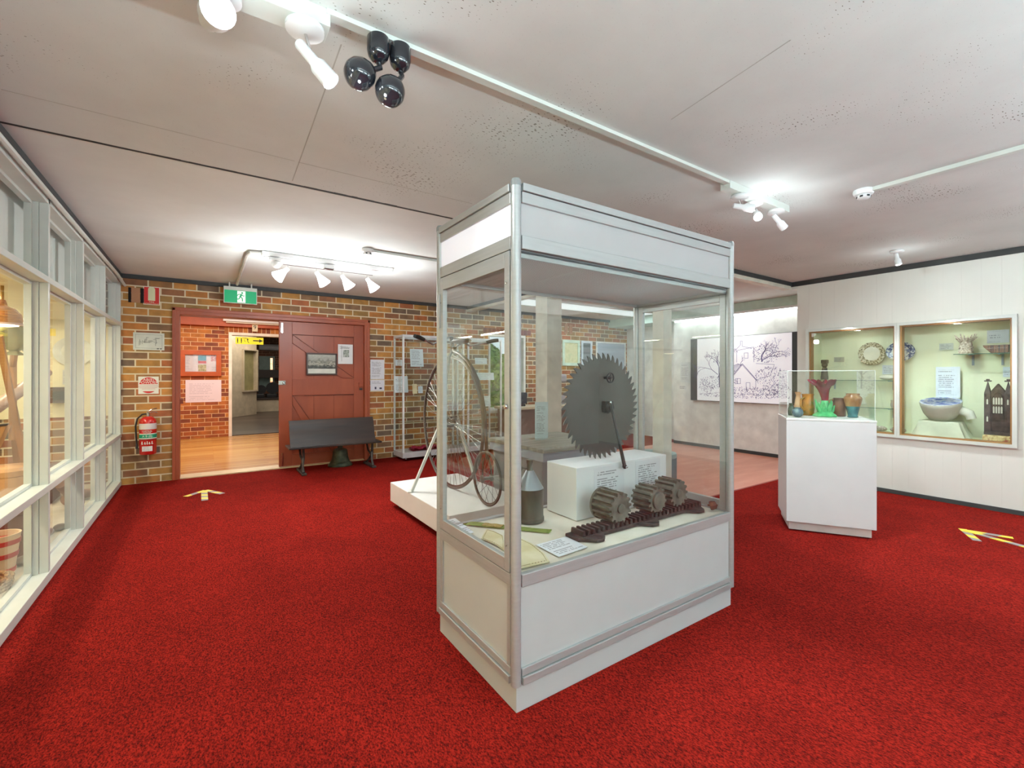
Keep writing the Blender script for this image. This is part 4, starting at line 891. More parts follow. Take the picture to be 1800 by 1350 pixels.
MB().box(ecx-.045, ecx+.045, ecy-r-.002, ecy-r+.02, ez+.04, ez+.095).build('white_label', textmat('ext_label', S(222, 222, 222), S(120, 120, 120), 4), ex)
mb = MB()
for i, x in enumerate((-.045, -.02, 0, .02, .042)): mb.stroke([(x, .115), (x, .15-.008*(i % 2))], .007, -.001); mb.stroke([(x-.008, .128), (x+.01, .12)], .004, -.001)
mb.build('instruction_pictograms', SIGW, ex, mw=T(ecx, ecy-r-.0005, ez))
MB().tube([(ecx, ecy, ez+.42), (ecx, ecy, ez+.455)], .016, 12).build('valve', CHROME, ex, smooth=True)
MB().tube([(ecx-.01, ecy, ez+.455), (ecx+.05, ecy-.01, ez+.468), (ecx+.085, ecy-.01, ez+.46)], .006, 6).build('carry_handle', CHROME, ex, smooth=True)
MB().tube([(ecx-.01, ecy, ez+.465), (ecx+.04, ecy-.01, ez+.50), (ecx+.08, ecy-.01, ez+.51)], .006, 6).build('squeeze_lever', CHROME, ex, smooth=True)
MB().tube([(ecx, ecy, ez+.45), (ecx-.05, ecy-.01, ez+.445), (ecx-.09, ecy-.02, ez+.40), (ecx-.105, ecy-.02, ez+.32), (ecx-.10, ecy-.02, ez+.2), (ecx-.095, ecy-.02, ez+.12)], .0085, 8).build('hose', BLACK, ex, smooth=True)
MB().tube([(ecx-.095, ecy-.02, ez+.12), (ecx-.095, ecy-.02, ez+.07)], [.009, .013], 10).build('nozzle', BLACK, ex, smooth=True)
MB().box(ecx-.03, ecx+.03, ecy+r-.004, YB, ez+.36, ez+.40).build('wall_bracket', DARK, ex)
# exit sign -------------------------------------------------------
yE = 6.42; a = W(393, 502, Y=yE); b_ = W(452, 536, Y=yE); es = thing('exit_sign', ((a.x+b_.x)/2, yE, b_.z), 'green running man exit sign hanging from the ceiling before the brick wall', 'exit sign')
w = b_.x-a.x; h = a.z-b_.z; mwE = T((a.x+b_.x)/2, yE, (a.z+b_.z)/2, 0)
MB().box(-w/2, w/2, 0, .045, -h/2, h/2).build('housing', paint('exit_housing', S(206, 208, 200), .4), es, mw=mwE, bevel=.003)
gh = h*.74; zc_ = -h/2+gh/2+.008
m_green = emit('exit_green', S(10, 160, 104), .35); m_green.node_tree.nodes['Principled BSDF'].inputs['Base Color'].default_value = S(10, 150, 98)
m_ew = emit('exit_white', S(225, 245, 230), .45)
MB().box(-w/2+.008, w/2-.008, -.003, 0, zc_-gh/2, zc_+gh/2).build('green_face', m_green, es, mw=mwE)
MB().box(-.035, .05, -.0045, -.003, zc_-gh/2+.005, zc_+gh/2-.005).build('doorway_symbol', m_ew, es, mw=mwE)
mb = MB(); s = gh/.17; z = zc_; y = -.0048
mb.prism([(.018*s+.012*s*math.cos(q), z+.055*s+.012*s*math.sin(q)) for q in [2*PI*i/14 for i in range(14)]], -.001, 'XZ', (0, y, 0))
for pts, ww in (([(.012, .036), (-.006, .0)], .022), ([(.01, .036), (-.025, .034), (-.042, .012)], .009), ([(.012, .034), (.03, .012), (.045, .02)], .009), ([(-.004, .0), (.02, -.02), (.022, -.062)], .012), ([(-.006, .002), (-.02, -.032), (-.05, -.036)], .012)):
    mb.stroke([(p*s, z+q*s) for p, q in pts], ww*s, y, .001)
mb.build('running_man', m_green, es, mw=mwE)
for x in (-w*.33, w*.33): MB().tube([(x, .02, h/2), (x, .02, ZC-mwE.translation.z)], .008, 8).build('suspension_stem', WHITEW, es, mw=mwE, smooth=True)
# ================================================================ CEILING LIGHTING
LAMPW = paint('lamp_white_enamel', S(228, 228, 228), .35, var=.01)
LED = emit('led_lens', (1, .98, .95, 1), 12)
lights = []
def spot_light(loc, aim, power, ang=1.6, size=.03, blend=.6, col=(.88, .98, 1)):
    l = bpy.data.lights.new('spot_lamp', 'SPOT'); l.energy = power; l.spot_size = ang; l.spot_blend = blend; l.shadow_soft_size = size; l.color = col
    o = bpy.data.objects.new('spot_lamp', l); C.objects.link(o); o.location = loc; o.rotation_euler = (Vector(aim)-Vector(loc)).to_track_quat('-Z', 'Y').to_euler(); return o
def point_light(loc, power, size=.05, col=(1, .97, .93)):
    l = bpy.data.lights.new('bulb_glow', 'POINT'); l.energy = power; l.shadow_soft_size = size; l.color = col
    o = bpy.data.objects.new('bulb_glow', l); C.objects.link(o); o.location = loc; return o
def area_light(loc, aim, sx_, sy_, power, col=(1, 1, 1)):  # serves fitted tubes, window daylight and the added fill lights
    l = bpy.data.lights.new('area_glow', 'AREA'); l.shape = 'RECTANGLE'; l.size = sx_; l.size_y = sy_; l.energy = power; l.color = col
    o = bpy.data.objects.new('area_glow', l); C.objects.link(o); o.location = loc; o.rotation_euler = (Vector(aim)-Vector(loc)).to_track_quat('-Z', 'Y').to_euler(); return o
def spot(base, joint, aim, label, r=.028, ln=.13, discr=.045, power=40, ang=1.7, group=None, glow=.8, lens=LED):
    """ceiling rose, stem and aimed lamp head"""
    base = Vector(base); joint = Vector(joint); t = thing('track_spotlight', base, label, 'spotlight', group)
    MB().lathe([(discr*.9, 0), (discr, -.006), (discr, -.018), (discr*.55, -.026), (.008, -.028)], base, 24).build('rose', LAMPW, t, smooth=True)
    MB().tube([base+Vector((0, 0, -.02)), joint], .005, 8).build('stem', CHROME, t, smooth=True)
    d = (Vector(aim)-joint).normalized(); hs = joint-d*ln*.45
    MB().lathe([(r*.5, 0), (r*.62, .006), (r*.66, ln*.5), (r, ln*.62), (r*1.05, ln), (r*.92, ln), (r*.86, ln*.94)], hs, 20, d).build('lamp_head', LAMPW, t, smooth=True)
    MB().lathe([(r*.86, 0), (r*.9, .004), (r*.6, .012), (.001, .015)], hs+d*ln*.93, 20, d).build('lens', lens, t, smooth=True)
    e = hs+d*(ln+.03)
    spot_light(e, e+d, power, ang)
    if glow: point_light(e+d*.07-Vector((0, 0, .05)), glow*2.2, .03, (.84, .97, 1))
    return t
YT = 1.48
# trunking along the ceiling
conduit('ceiling_trunking', [(-.6, YT+.03, ZC-.026), (W(567, 20, Y=YT).x+.02, YT+.03, ZC-.026)], 0, 'wide white ceiling trunking at the top left carrying two spotlights', square=(.085, .052))
conduit('ceiling_trunking', [(.31, YT, ZC-.008), (2.50, YT, ZC-.008)], 0, 'long slim white trunking crossing the ceiling above the glass case', square=(.034, .016))
conduit('ceiling_trunking', [(2.50, YT+.01, ZC-.022), (3.20, YT+.01, ZC-.022)], 0, 'short deep white trunking carrying three spotlights', square=(.06, .044))
ZT = ZC-.052
PS = W(374, 30, Z=2.21)
spot((PS.x+.02, PS.y, ZT), (PS.x, PS.y, 2.21), (.45, -1.2, 1.3), 'bright white spotlight facing the camera at the top left', .04, .14, .05, 6)
b1 = W(536, 45, Z=ZT-.0); spot((b1.x, b1.y, ZT), (b1.x+.02, b1.y-.02, ZT-.11), (1.7, .6, .2), 'white spotlight on the round rose at the end of the wide trunking', .026, .15, .055, 7)
zt3 = ZC-.044; g3 = 'three spotlights on the short trunking'
for (ub, vb, aim, lab) in ((1300, 345, (4.6, .2, 1.9), 'leftmost of three spotlights on the short trunking, turned sideways'), (1325, 357, (1.2, .2, .6), 'middle of three spotlights on the short trunking, facing the camera'), (1364, 371, (5.4, .8, .2), 'rightmost of three spotlights on the short trunking')):
    p = W(ub, vb, Z=zt3-.005); spot((p.x, p.y, zt3), (p.x+.01, p.y-.01, zt3-.07), aim, lab, .024, .12, .05, (4, 85, 95)[lab[0:3] == 'mid' and 1 or (lab[0:3] == 'rig' and 2 or 0)], (1.5, 1.35, 1.8)[lab[0:3] == 'mid' and 1 or (lab[0:3] == 'rig' and 2 or 0)], group=g3, glow=.5)
p = W(1577, 440, Z=ZC); spot((p.x, p.y, ZC), (p.x, p.y, ZC-.07), (5.35, 1.1, 0), 'single small spotlight on the ceiling near the right wall', .024, .11, .05, 85, 1.9)
# smoke detectors
def detector(x, y, label):
    t = thing('smoke_detector', (x, y, ZC), label, 'smoke detector')
    MB().lathe([(.052, 0), (.054, -.012), (.048, -.028), (.040, -.032)], (x, y, ZC), 26).build('detector_base', LAMPW, t, smooth=True)
    MB().lathe([(.030, -.030), (.034, -.036), (.034, -.048), (.026, -.054), (.002, -.055)], (x, y, ZC), 26).build('sensor_head', LAMPW, t, smooth=True)
    for q in range(6):
        a_ = 2*PI*q/6; MB().box(-.008, .008, -.002, .002, -.005, .005).build('vent', BLACK, t, mw=T(x+.0335*math.cos(a_), y+.0335*math.sin(a_), ZC-.042, a_+PI/2))
    return t
dxx = W(1518, 343, Z=ZC-.03); detector(dxx.x, dxx.y, 'white smoke detector on the ceiling at the right end of the surface conduit')
conduit('cable_conduit', [(dxx.x, dxx.y-.05, ZC-.011), (dxx.x, -1.6, ZC-.011)], 0, 'white surface conduit crossing the ceiling at the right towards the smoke detector', square=(.034, .022))
d2 = W(646, 444, Z=ZC-.03); detector(d2.x, d2.y, 'white smoke detector on the ceiling left of the glass case')
conduit('cable_conduit', [(d2.x+.05, d2.y, ZC-.010), (3.4, d2.y, ZC-.010)], 0, 'white surface conduit leading right from the far smoke detector', square=(.03, .02))
# black twin heads
BG = paint('glossy_black_shell', S(30, 32, 38), .12, coat=.6, var=.01)
for i, (ub, vb, hu, hv, lab) in enumerate(((665, 78, 633, 130, 'left of two glossy black twin ceiling lamps, head turned left'), (701, 92, 686, 160, 'right of two glossy black twin ceiling lamps, head hanging down'))):
    zb = ZC-.016; bp = W(ub, vb, Y=YT-.0+(.0 if i == 0 else -.01)); bx_, by_ = bp.x+(0, .008)[i], YT
    t = thing('emergency_lamp', (bx_, by_, zb), lab, 'lamp', 'black twin lamps under the slim trunking')
    MB().lathe([(.033, 0), (.036, -.004), (.036, -.045), (.031, -.064), (.018, -.078), (.009, -.082)], (bx_, by_, zb), 28).build('cup_base', BG, t, smooth=True)
    hd_ = W(hu, hv, Y=YT+(-.02 if i == 0 else -.03)); j = Vector((bx_+.005, by_-.005, zb-.098))
    d = (hd_-j).normalized()
    MB().tube([(bx_, by_, zb-.078), j, hd_-d*.03], .009, 8).build('knuckle', BG, t, smooth=True)
    MB().lathe([(.012, -.045), (.030, -.040), (.043, -.020), (.048, .002), (.044, .022), (.034, .036), (.016, .045), (.001, .047)], hd_, 28, d).build('shell', BG, t, smooth=True)
    MB().lathe([(.004, 0), (.004, .004)], hd_+d*.046+Vector((.003, -.004, 0)), 8, d).build('screw', CHROME, t)
# batten with cone lamps near the brick wall
yB = 4.67; bx_a, bx_b = .43, 1.64
bt = thing('ceiling_batten', ((bx_a+bx_b)/2, yB, ZC), 'white ceiling batten in front of the exit sign, above the cone lamps', 'light fitting')
MB().box(bx_a, bx_b, yB-.035, yB+.035, ZC-.04, ZC).build('body', LAMPW, bt, bevel=.003); MB().box(bx_a+.02, bx_b-.3, yB-.02, yB+.02, ZC-.055, ZC-.04).build('track', LAMPW, bt, bevel=.003)
sl = thing('wire_spotlight_bar', (1.0, yB-.02, ZC-.06), 'chrome wire bar with four glowing white cone shades', 'light fitting')
p = W(578, 470, Y=yB-.02); MB().box(p.x-.045, p.x+.045, yB-.05, yB+.01, ZC-.095, ZC-.055).build('canopy', CHROME, sl, bevel=.006)
zbar = ZC-.10; xs0 = W(497, 465, Y=yB).x; xs1 = W(654, 483, Y=yB).x; MB().tube([(xs0, yB-.02, zbar), (xs1, yB-.02, zbar)], .0035, 6).build('wire_bar', CHROME, sl, smooth=True)
SH = emit('lit_opal_shade', (1, 1, 1, 1), 3.2)
for i, (u_, v_, dx_) in enumerate(((506, 474, -.035), (556, 480, .03), (601, 486, .028), (645, 491, .03))):
    j = W(u_, v_, Y=yB-.02); MB().tube([(j.x, yB-.02, zbar), j], .0025, 6).build('drop_stem', CHROME, sl, smooth=True)
    d = Vector((dx_*22, -.25, -1)).normalized() if i else Vector((-.75, -.2, -.75)).normalized()
    MB().lathe([(.018, 0), (.020, .035), (.030, .06), (.058, .135), (.054, .136), (.02, .12)], j+Vector((0, 0, .008)), 24, d).build('cone_shade', SH, sl, smooth=True)
    spot_light(j+d*.16, j+d*.16+Vector((.25*(i-1.5), -.9, -1.6)), 26, 2.3, .04, .8, (1, .97, .92))
    point_light(j+d*.17+Vector((0, -.04, -.12)), 13, .05, (.90, .98, 1))
p = W(483, 465, Y=yB); ds = thing('track_spotlight', (p.x, yB, ZC-.055), 'small white unlit spotlight at the left end of the batten', 'spotlight')
MB().box(p.x-.045, p.x+.045, yB-.04, yB+.0, ZC-.075, ZC-.05).build('track_adaptor', LAMPW, ds, bevel=.003); MB().lathe([(.02, .03), (.038, .02), (.042, 0), (.034, -.02), (.015, -.032)], (p.x+.01, yB-.02, ZC-.11), 20).build('lamp_head', LAMPW, ds, smooth=True)
conduit('cable_conduit', [(bx_a+.02, yB, ZC-.016), (bx_a-.08, yB+.02, ZC-.016), (bx_a-.10, yB+.12, ZC-.016), (bx_a-.10, 6.3, ZC-.016), (bx_a-.10, 6.38, ZC-.03)], .016, 'grey-white conduit bending from the batten to the exit sign', paint('grey_conduit', S(196, 194, 188), .5))
# ================================================================ FLOOR ARROWS
TYEL = paint('tape_yellow', S(228, 206, 60), .5, var=.02); TGR = paint('tape_grey', S(142, 132, 132), .5)
def tape(name, strokes, wd, label):
    t = thing(name, (strokes[0][0].x, strokes[0][0].y, 0), label, 'floor arrow')
    for k, (a, b_) in enumerate(strokes):
        mb = MB(); d = (b_-a); L = d.length; d.normalize(); nn = Vector((-d.y, d.x, 0))*wd/2; n = max(3, int(L/.07)); sh = d*.03
        for i in range(n):
            p = a+d*(L*i/n); q = a+d*(L*(i+1)/n); s0 = sh if i else Vector(); s1 = sh if i < n-1 else Vector(); mb.m = i % 2; z0, z1 = .0005, .0022+.0006*k
            vs = [p+nn+s0, p-nn, q-nn, q+nn+s1]
            mb.add([(v.x, v.y, z0) for v in vs]+[(v.x, v.y, z1) for v in vs], [(0, 3, 2, 1), (4, 5, 6, 7), (0, 1, 5, 4), (1, 2, 6, 5), (2, 3, 7, 6), (3, 0, 4, 7)])
        mb.build('tape_strip', [TYEL, TGR], t)
P0 = lambda u, v: W(u, v, Z=0)
tape('floor_arrow', [(P0(361, 862), P0(326, 873)), (P0(361, 862), P0(391, 868)), (P0(359, 863.5), P0(360, 880))], .055, 'yellow and grey striped tape arrow on the carpet pointing to the doorway')
tape('floor_arrow', [(P0(1692, 930), P0(1718, 951)), (P0(1700, 933), P0(1781, 946)), (P0(1697, 933), P0(1822, 967))], .05, 'yellow and grey striped tape arrow on the carpet at the far right pointing left')
# ================================================================ PEDESTAL WITH VITRINE
pc = Vector((4.135, 1.632, 0)); pr = math.atan2(-.84, .54); PW, PD, PH = .575, .45, .88
MP = T(pc.x, pc.y, 0, pr)      # local x along front, local y to the back
pd_ = thing('pedestal', (pc.x, pc.y, 0), 'white pedestal at the right carrying the glass box of pottery', 'pedestal', rz=pr)
MB().box(-PW/2, PW/2, -PD/2, PD/2, .075, PH-.012).build('body', paint('pedestal_white', S(212, 213, 214), .45, var=.01), pd_, mw=MP, bevel=.002)
MB().box(-PW/2-.002, PW/2+.002, -PD/2-.002, PD/2+.002, PH-.012, PH+.004).build('top_board', WHITE, pd_, mw=MP, bevel=.002)
MB().box(-PW/2+.02, PW/2-.025, -PD/2+.02, PD/2-.02, .012, .075).build('recessed_plinth', paint('plinth_beige_white', S(196, 186, 182), .5), pd_, mw=MP)
for x in (-PW/2+.03, 0, PW/2-.04): MB().lathe([(.008, 0), (.008, .013)], (x, -PD/2+.032, 0), 10).build('levelling_foot', CHROME, pd_, mw=MP)
vt = thing('glass_vitrine', (pc.x, pc.y, PH), 'clear acrylic box cover standing on the white pedestal', 'vitrine', rz=pr)
vz0, vz1 = PH+.004, PH+.375; vx, vy = PW/2-.008, PD/2-.008; EDG = glassmat('acrylic_edge', (.93, .97, .95, 1))
for nm, b_ in (('front_pane', (-vx, vx, -vy, -vy+.004)), ('back_pane', (-vx, vx, vy-.004, vy)), ('side_pane', (-vx, -vx+.004, -vy+.004, vy-.004)), ('side_pane', (vx-.004, vx, -vy+.004, vy-.004))):
    MB().box(*b_, vz0, vz1-.004).build(nm, GLASS, vt, mw=MP)
MB().box(-vx, vx, -vy, vy, vz1-.004, vz1).build('top_pane', GLASS, vt, mw=MP)
eb = MB()
for x, y in ((-vx, -vy), (vx, -vy), (-vx, vy), (vx, vy)): eb.box(x-.0015, x+.0015, y-.0015, y+.0015, vz0, vz1)
for y in (-vy, vy): eb.box(-vx, vx, y-.0015, y+.0015, vz1-.0015, vz1+.0015)
for x in (-vx, vx): eb.box(x-.0015, x+.0015, -vy, vy, vz1-.0015, vz1+.0015)
eb.build('polished_edges', paint('polished_edge', S(214, 222, 218), .2), vt, mw=MP)
VZ = PH+.0045
def vase_at(u, v): p = W(u, v, Z=VZ); return p.x, p.y
x, y = vase_at(1450, 732.2)
MAR = blotch('maroon_glaze', [S(96, 28, 44), S(128, 40, 56), S(160, 72, 84)], 9., .15, coat=.6); GRN = blotch('bright_green_glaze', [S(52, 150, 92), S(84, 186, 118), S(130, 214, 150)], 14., .15, coat=.6)
fv = thing('flower_vase', (x, y, VZ), 'maroon flower-shaped vase rising from bright green glazed leaves', 'vase')
ruf = lambda q, h: 1+(.36*math.sin(6*q)*max(0, (h-.235)/.08) if h > .2 else 0)
mb = MB(); prof = [(.022, .12), (.026, .15), (.033, .19), (.043, .22), (.058, .248), (.080, .272), (.088, .283), (.082, .285), (.052, .255), (.034, .225), (.022, .18)]
mb.lathe(prof, (x, y, VZ), 72, wob=ruf); mb.v = [Vector((p.x, p.y, p.z+(.018*math.sin(6*math.atan2(p.y-y, p.x-x)+1) if p.z > VZ+.25 else 0))) for p in mb.v]; mb.v = [Vector((p.x-.22*max(0, p.z-VZ-.15), p.y+.05*max(0, p.z-VZ-.15), p.z)) for p in mb.v]; mb.build('flower_cup', MAR, fv, smooth=True, auto=60)
MB().lathe([(.076, 0), (.082, .008), (.074, .020), (.058, .032), (.048, .05), (.040, .08), (.028, .11), (.025, .13), (.020, .131)], (x, y, VZ), 32, wob=lambda q, h: 1+(.07*math.sin(7*q) if h < .03 else 0)).build('leafy_base', GRN, fv, smooth=True, auto=60)
for i in range(8):
    q = 2*PI*i/8+.3; up = .035+.045*(i % 3)/2; c_ = Vector((x, y, VZ+.015)); e = Vector((math.cos(q), math.sin(q), 0)); s_ = Vector((-e.y, e.x, 0))
    pts = [c_+e*.030+Vector((0, 0, .015)), c_+e*.048+Vector((0, 0, up*.55+.015)), c_+e*.066+Vector((0, 0, up+.045))]
    MB().tube(pts, [.018, .017, .002], 8).build('leaf', GRN, fv, smooth=True, auto=60)
x, y = vase_at(1499, 733.6); TB = thing('two_tone_vase', (x, y, VZ), 'brown and teal glazed vase at the right end of the vitrine', 'vase')
BRG = blotch('mottled_brown_glaze', [S(126, 84, 48), S(156, 112, 68), S(186, 146, 96)], 22., .18, coat=.6, stretch=(1, 1, .3)); TEAL = blotch('teal_glaze', [S(30, 88, 96), S(48, 116, 122), S(74, 140, 140)], 18., .18, coat=.6)
MB().lathe([(.034, 0), (.038, .006), (.032, .013), (.037, .04), (.048, .088)], (x, y, VZ), 36).build('lower_body', TEAL, TB, smooth=True, auto=60)
MB().lathe([(.048, .088), (.058, .125), (.0625, .148), (.058, .162), (.045, .174), (.046, .188), (.042, .190), (.040, .175)], (x, y, VZ), 36, wob=lambda q, h: 1+(.012*math.sin(12*q))).build('upper_body', BRG, TB, smooth=True, auto=60)
x, y = vase_at(1420, 730.0); OJ = thing('mottled_jug', (x, y, VZ), 'mottled orange and green jug behind the flower vase', 'jug')
OG = blotch('orange_green_glaze', [S(96, 96, 40), S(170, 112, 40), S(196, 128, 52)], 13., .2, coat=.6)
MB().lathe([(.036, 0), (.044, .01), (.049, .06), (.044, .12), (.040, .16), (.046, .178), (.042, .178), (.036, .16)], (x, y, VZ), 32).build('jug_body', OG, OJ, smooth=True, auto=60)
MB().tube([(x-.042, y+.01, VZ+.15), (x-.078, y+.02, VZ+.13), (x-.080, y+.02, VZ+.08), (x-.046, y+.01, VZ+.045)], .008, 8).build('handle', OG, OJ, smooth=True)
x, y = vase_at(1403, 729.4); CJ = thing('slender_jug', (x, y, VZ), 'slender cream and brown jug with a beaked lip, leftmost tall piece', 'jug')
MB().lathe([(.022, 0), (.027, .02), (.030, .06), (.024, .12), (.016, .165), (.024, .19), (.020, .19), (.013, .165)], (x, y, VZ), 28).build('jug_body', blotch('cream_brown_glaze', [S(176, 128, 92), S(206, 164, 124), S(222, 194, 160)], 8., .2, coat=.5), CJ, smooth=True, auto=60)
MB().tube([(x+.018, y, VZ+.185), (x-.03, y+.012, VZ+.192)], [.01, .003], 8).build('spout', BRG, CJ, smooth=True)
x, y = vase_at(1391, 729.8); GB = thing('green_bottle_vase', (x, y, VZ), 'small dark green bottle vase at the left of the vitrine', 'vase')
MB().lathe([(.022, 0), (.026, .01), (.027, .05), (.018, .07), (.014, .085), (.020, .10), (.017, .10), (.011, .085)], (x, y, VZ), 26).build('vase_body', blotch('dark_green_glaze', [S(44, 60, 48), S(70, 92, 72)], 16., .2, coat=.5), GB, smooth=True, auto=60)
x, y = vase_at(1402, 733.2); BP = thing('blue_pot', (x, y, VZ), 'little round mottled blue pot at the front left of the vitrine', 'pot')
MB().lathe([(.018, 0), (.034, .014), (.042, .036), (.036, .058), (.022, .068), (.026, .078), (.022, .078), (.017, .068)], (x, y, VZ), 28).build('pot_body', blotch('mottled_blue_glaze', [S(52, 72, 88), S(96, 122, 132), S(150, 172, 168)], 24., .12, coat=.7), BP, smooth=True, auto=60)
x, y = vase_at(1475, 731.6); BJ = thing('brown_jug', (x, y, VZ), 'square-shouldered brown jug between the flower vase and the teal vase', 'jug')
MB().lathe([(.040, 0), (.046, .006), (.046, .135), (.040, .150), (.036, .150)], (x, y, VZ), 30).build('jug_body', blotch('dull_brown_glaze', [S(96, 62, 46), S(124, 84, 64), S(146, 106, 84)], 9., .3, coat=.4), BJ, smooth=True, auto=60)
MB().tube([(x-.03, y+.03, VZ+.135), (x-.062, y+.05, VZ+.125), (x-.062, y+.05, VZ+.11)], .008, 8).build('handle', BRG, BJ, smooth=True)
# ================================================================ WALL SHOWCASE (right)
RX = XR+.36
LINE = paint('pale_green_lining', S(222, 226, 196), .6, var=.01)
mb = MB(); mb.box(RX, RX+.02, WY0, WY1, WZa-.02, WZb+.06); mb.box(XR+.1, RX, WY0-.02, WY0, WZa-.02, WZb+.06); mb.box(XR+.1, RX, WY1, WY1+.02, WZa-.02, WZb+.06)
mb.box(XR+.1, RX, WY0, WY1, WZa-.02, WZa); mb.box(XR+.1, RX, WY0, WY1, WZb+.04, WZb+.06)
struct(mb.build('wall_showcase_recess', LINE))
TIM = paint('brown_timber_bead', S(150, 108, 62), .45)
def wwin(n, y0, y1):
    mb = MB(); f = .03; fa, fb_ = (.03, .0195) if n == 21 else (.0195, .03)
    mb.box(XR-.035, XR+.1, y0-fa, y0, WZa-f, WZb+f); mb.box(XR-.035, XR+.1, y1, y1+fb_, WZa-f, WZb+f); mb.box(XR-.035, XR+.1, y0, y1, WZa-f, WZa); mb.box(XR-.035, XR+.1, y0, y1, WZb, WZb+f)
    w_ = struct(mb.build('window_%d' % n, WHITEW))
    g = .014; mb = MB(); mb.box(XR-.012, XR+.07, y0, y0+g, WZa, WZb); mb.box(XR-.012, XR+.07, y1-g, y1, WZa, WZb); mb.box(XR-.012, XR+.07, y0+g, y1-g, WZa, WZa+g); mb.box(XR-.012, XR+.07, y0+g, y1-g, WZb-g, WZb)
    mb.build('timber_bead', TIM, w_)
    MB().box(XR+.0, XR+.005, y0+g, y1-g, WZa+g, WZb-g).build('pane', GLASS, w_)
wwin(21, .845, 1.625); wwin(22, 1.665, 2.465)
GE = glassmat('green_edge_glass', (.9, .97, .94, 1)); GED = paint('glass_shelf_edge', S(70, 110, 96), .2)
def gshelf(y0, y1, z, lab):
    t = thing('glass_shelf', (XR+.26, (y0+y1)/2, z), lab, 'shelf')
    MB().box(XR+.15, RX, y0, y1, z-.006, z).build('glass_plate', GE, t); MB().box(XR+.147, XR+.15, y0, y1, z-.006, z).build('polished_edge', GED, t)
    for y in (y0+.1, y1-.1): MB().box(XR+.20, RX, y-.006, y+.006, z-.016, z-.006).build('bracket_arm', paint('grey_blue_bracket', S(150, 166, 176), .4), t); MB().box(RX-.012, RX, y-.008, y+.008, z-.11, z-.006).build('bracket_back', paint('grey_blue_bracket', S(150, 166, 176), .4), t)
gshelf(.86, 1.26, 1.425, 'glass shelf holding the pale ornament in the right wall showcase')
gshelf(1.68, 2.44, 1.165, 'upper glass shelf in the left wall showcase'); gshelf(1.68, 2.44, .865, 'lower glass shelf in the left wall showcase')
# basin
bs = thing('toilet_basin', (XR+.17, 1.355, .765), 'white ceramic basin with blue floral print inside, standing on draped cloth', 'basin')
CER = paint('aged_white_ceramic', S(216, 216, 200), .25, coat=.3); BLU = blotch('blue_transfer_print', [S(52, 74, 170), S(150, 166, 214), S(222, 226, 234), S(70, 96, 186)], 16., .2, coat=.4, contrast=(.32, .68))
bX, bY = XR+.172, 1.355
TB_ = Matrix.Translation((bX, bY, .90)) @ Matrix.Rotation(-.24, 4, 'Y') @ Matrix.Translation((-bX, -bY, -.90))
MB(TB_).lathe([(.070, .785), (.10, .79), (.135, .85), (.155, .925), (.158, .955), (.155, .962), (.140, .962), (.136, .95)], (bX, bY, 0), 48).build('bowl', CER, bs, smooth=True, auto=60)
MB(TB_).lathe([(.1555, .9615), (.1555, .9630), (.139, .9630), (.139, .9615)], (bX, bY, 0), 48).build('printed_rim', BLU, bs, smooth=True)
MB(TB_).lathe([(.137, .951), (.125, .925), (.07, .915), (.001, .914)], (bX, bY, 0), 40).build('printed_interior', BLU, bs, smooth=True)
MB().tube([(bX+.02, bY-.13, .88), (bX+.02, bY-.20, .85), (bX+.02, bY-.215, .80)], [.045, .04, .036], 14).build('outlet_pipe', CER, bs, smooth=True)
ds_ = thing('draped_stand', (bX, bY, WZa), 'block draped in pale calico under the printed basin', 'stand')
mb = MB(); n = 72; vs = []
for j, (z, s) in enumerate(((.766, .0), (.766, 1.), (.755, 1.05), (.70, 1.16), (.64, 1.32), (.612, 1.42))):
    for i in range(n):
        q = 2*PI*i/n; c_, s_ = math.cos(q), math.sin(q); k_ = 1/max(abs(c_), abs(s_))**.85; wv = 1+(.045*math.sin(q*13)+.03*math.sin(q*7+1))*(j-1)/4 if j > 1 else 1
        vs.append((bX+min(.16, max(-.158, .105*c_*k_*s*wv)), bY+.150*s_*k_*s*wv, z))
fs = [(j*n+i, j*n+(i+1) % n, (j+1)*n+(i+1) % n, (j+1)*n+i) for j in range(5) for i in range(n)]+[tuple(5*n+i for i in range(n))]
mb.add(vs, fs); mb.build('drape', paint('pale_calico_drape', S(206, 210, 184), .85), ds_, smooth=True, auto=70)
# gothic model
gm = thing('gothic_facade_model', (XR+.13, .955, .66), 'dark brown gothic church facade model with two pinnacles', 'model')
GB_ = blotch('dark_brown_carved_wood', [S(52, 40, 36), S(74, 58, 52), S(92, 76, 68)], 20., .6); mwG = T(XR+.10, .955, .672, RW)
MB().box(-.088, .088, 0, .08, 0, .03).build('stepped_base', GB_, gm, mw=mwG, bevel=.003)
mb = MB(); mb.prism([(-.045, .03), (.045, .03), (.045, .40), (0, .47), (-.045, .40)], .06, 'XZ', (0, .012, 0)); mb.build('gable_body', GB_, gm, mw=mwG, bevel=.002)
for s in (-1, 1):
    mb = MB(); mb.box(s*.065-.022, s*.065+.022, .004, .05, .03, .38); mb.add([(s*.065-.022, .004, .38), (s*.065+.022, .004, .38), (s*.065+.022, .05, .38), (s*.065-.022, .05, .38), (s*.065, .027, .50)], [(0, 1, 4), (1, 2, 4), (2, 3, 4), (3, 0, 4)])
    tw = mb.build('tower', GB_, gm, mw=mwG, bevel=.002)
    mb = MB(); mb.box(s*.065-.024, s*.065+.024, .014, .04, .488, .500); mb.box(s*.065-.012, s*.065+.012, .018, .036, .50, .512); mb.build('finial', GB_, tw, mw=mwG, bevel=.004)
LW = paint('pale_lancet_glass', S(206, 206, 190), .4)
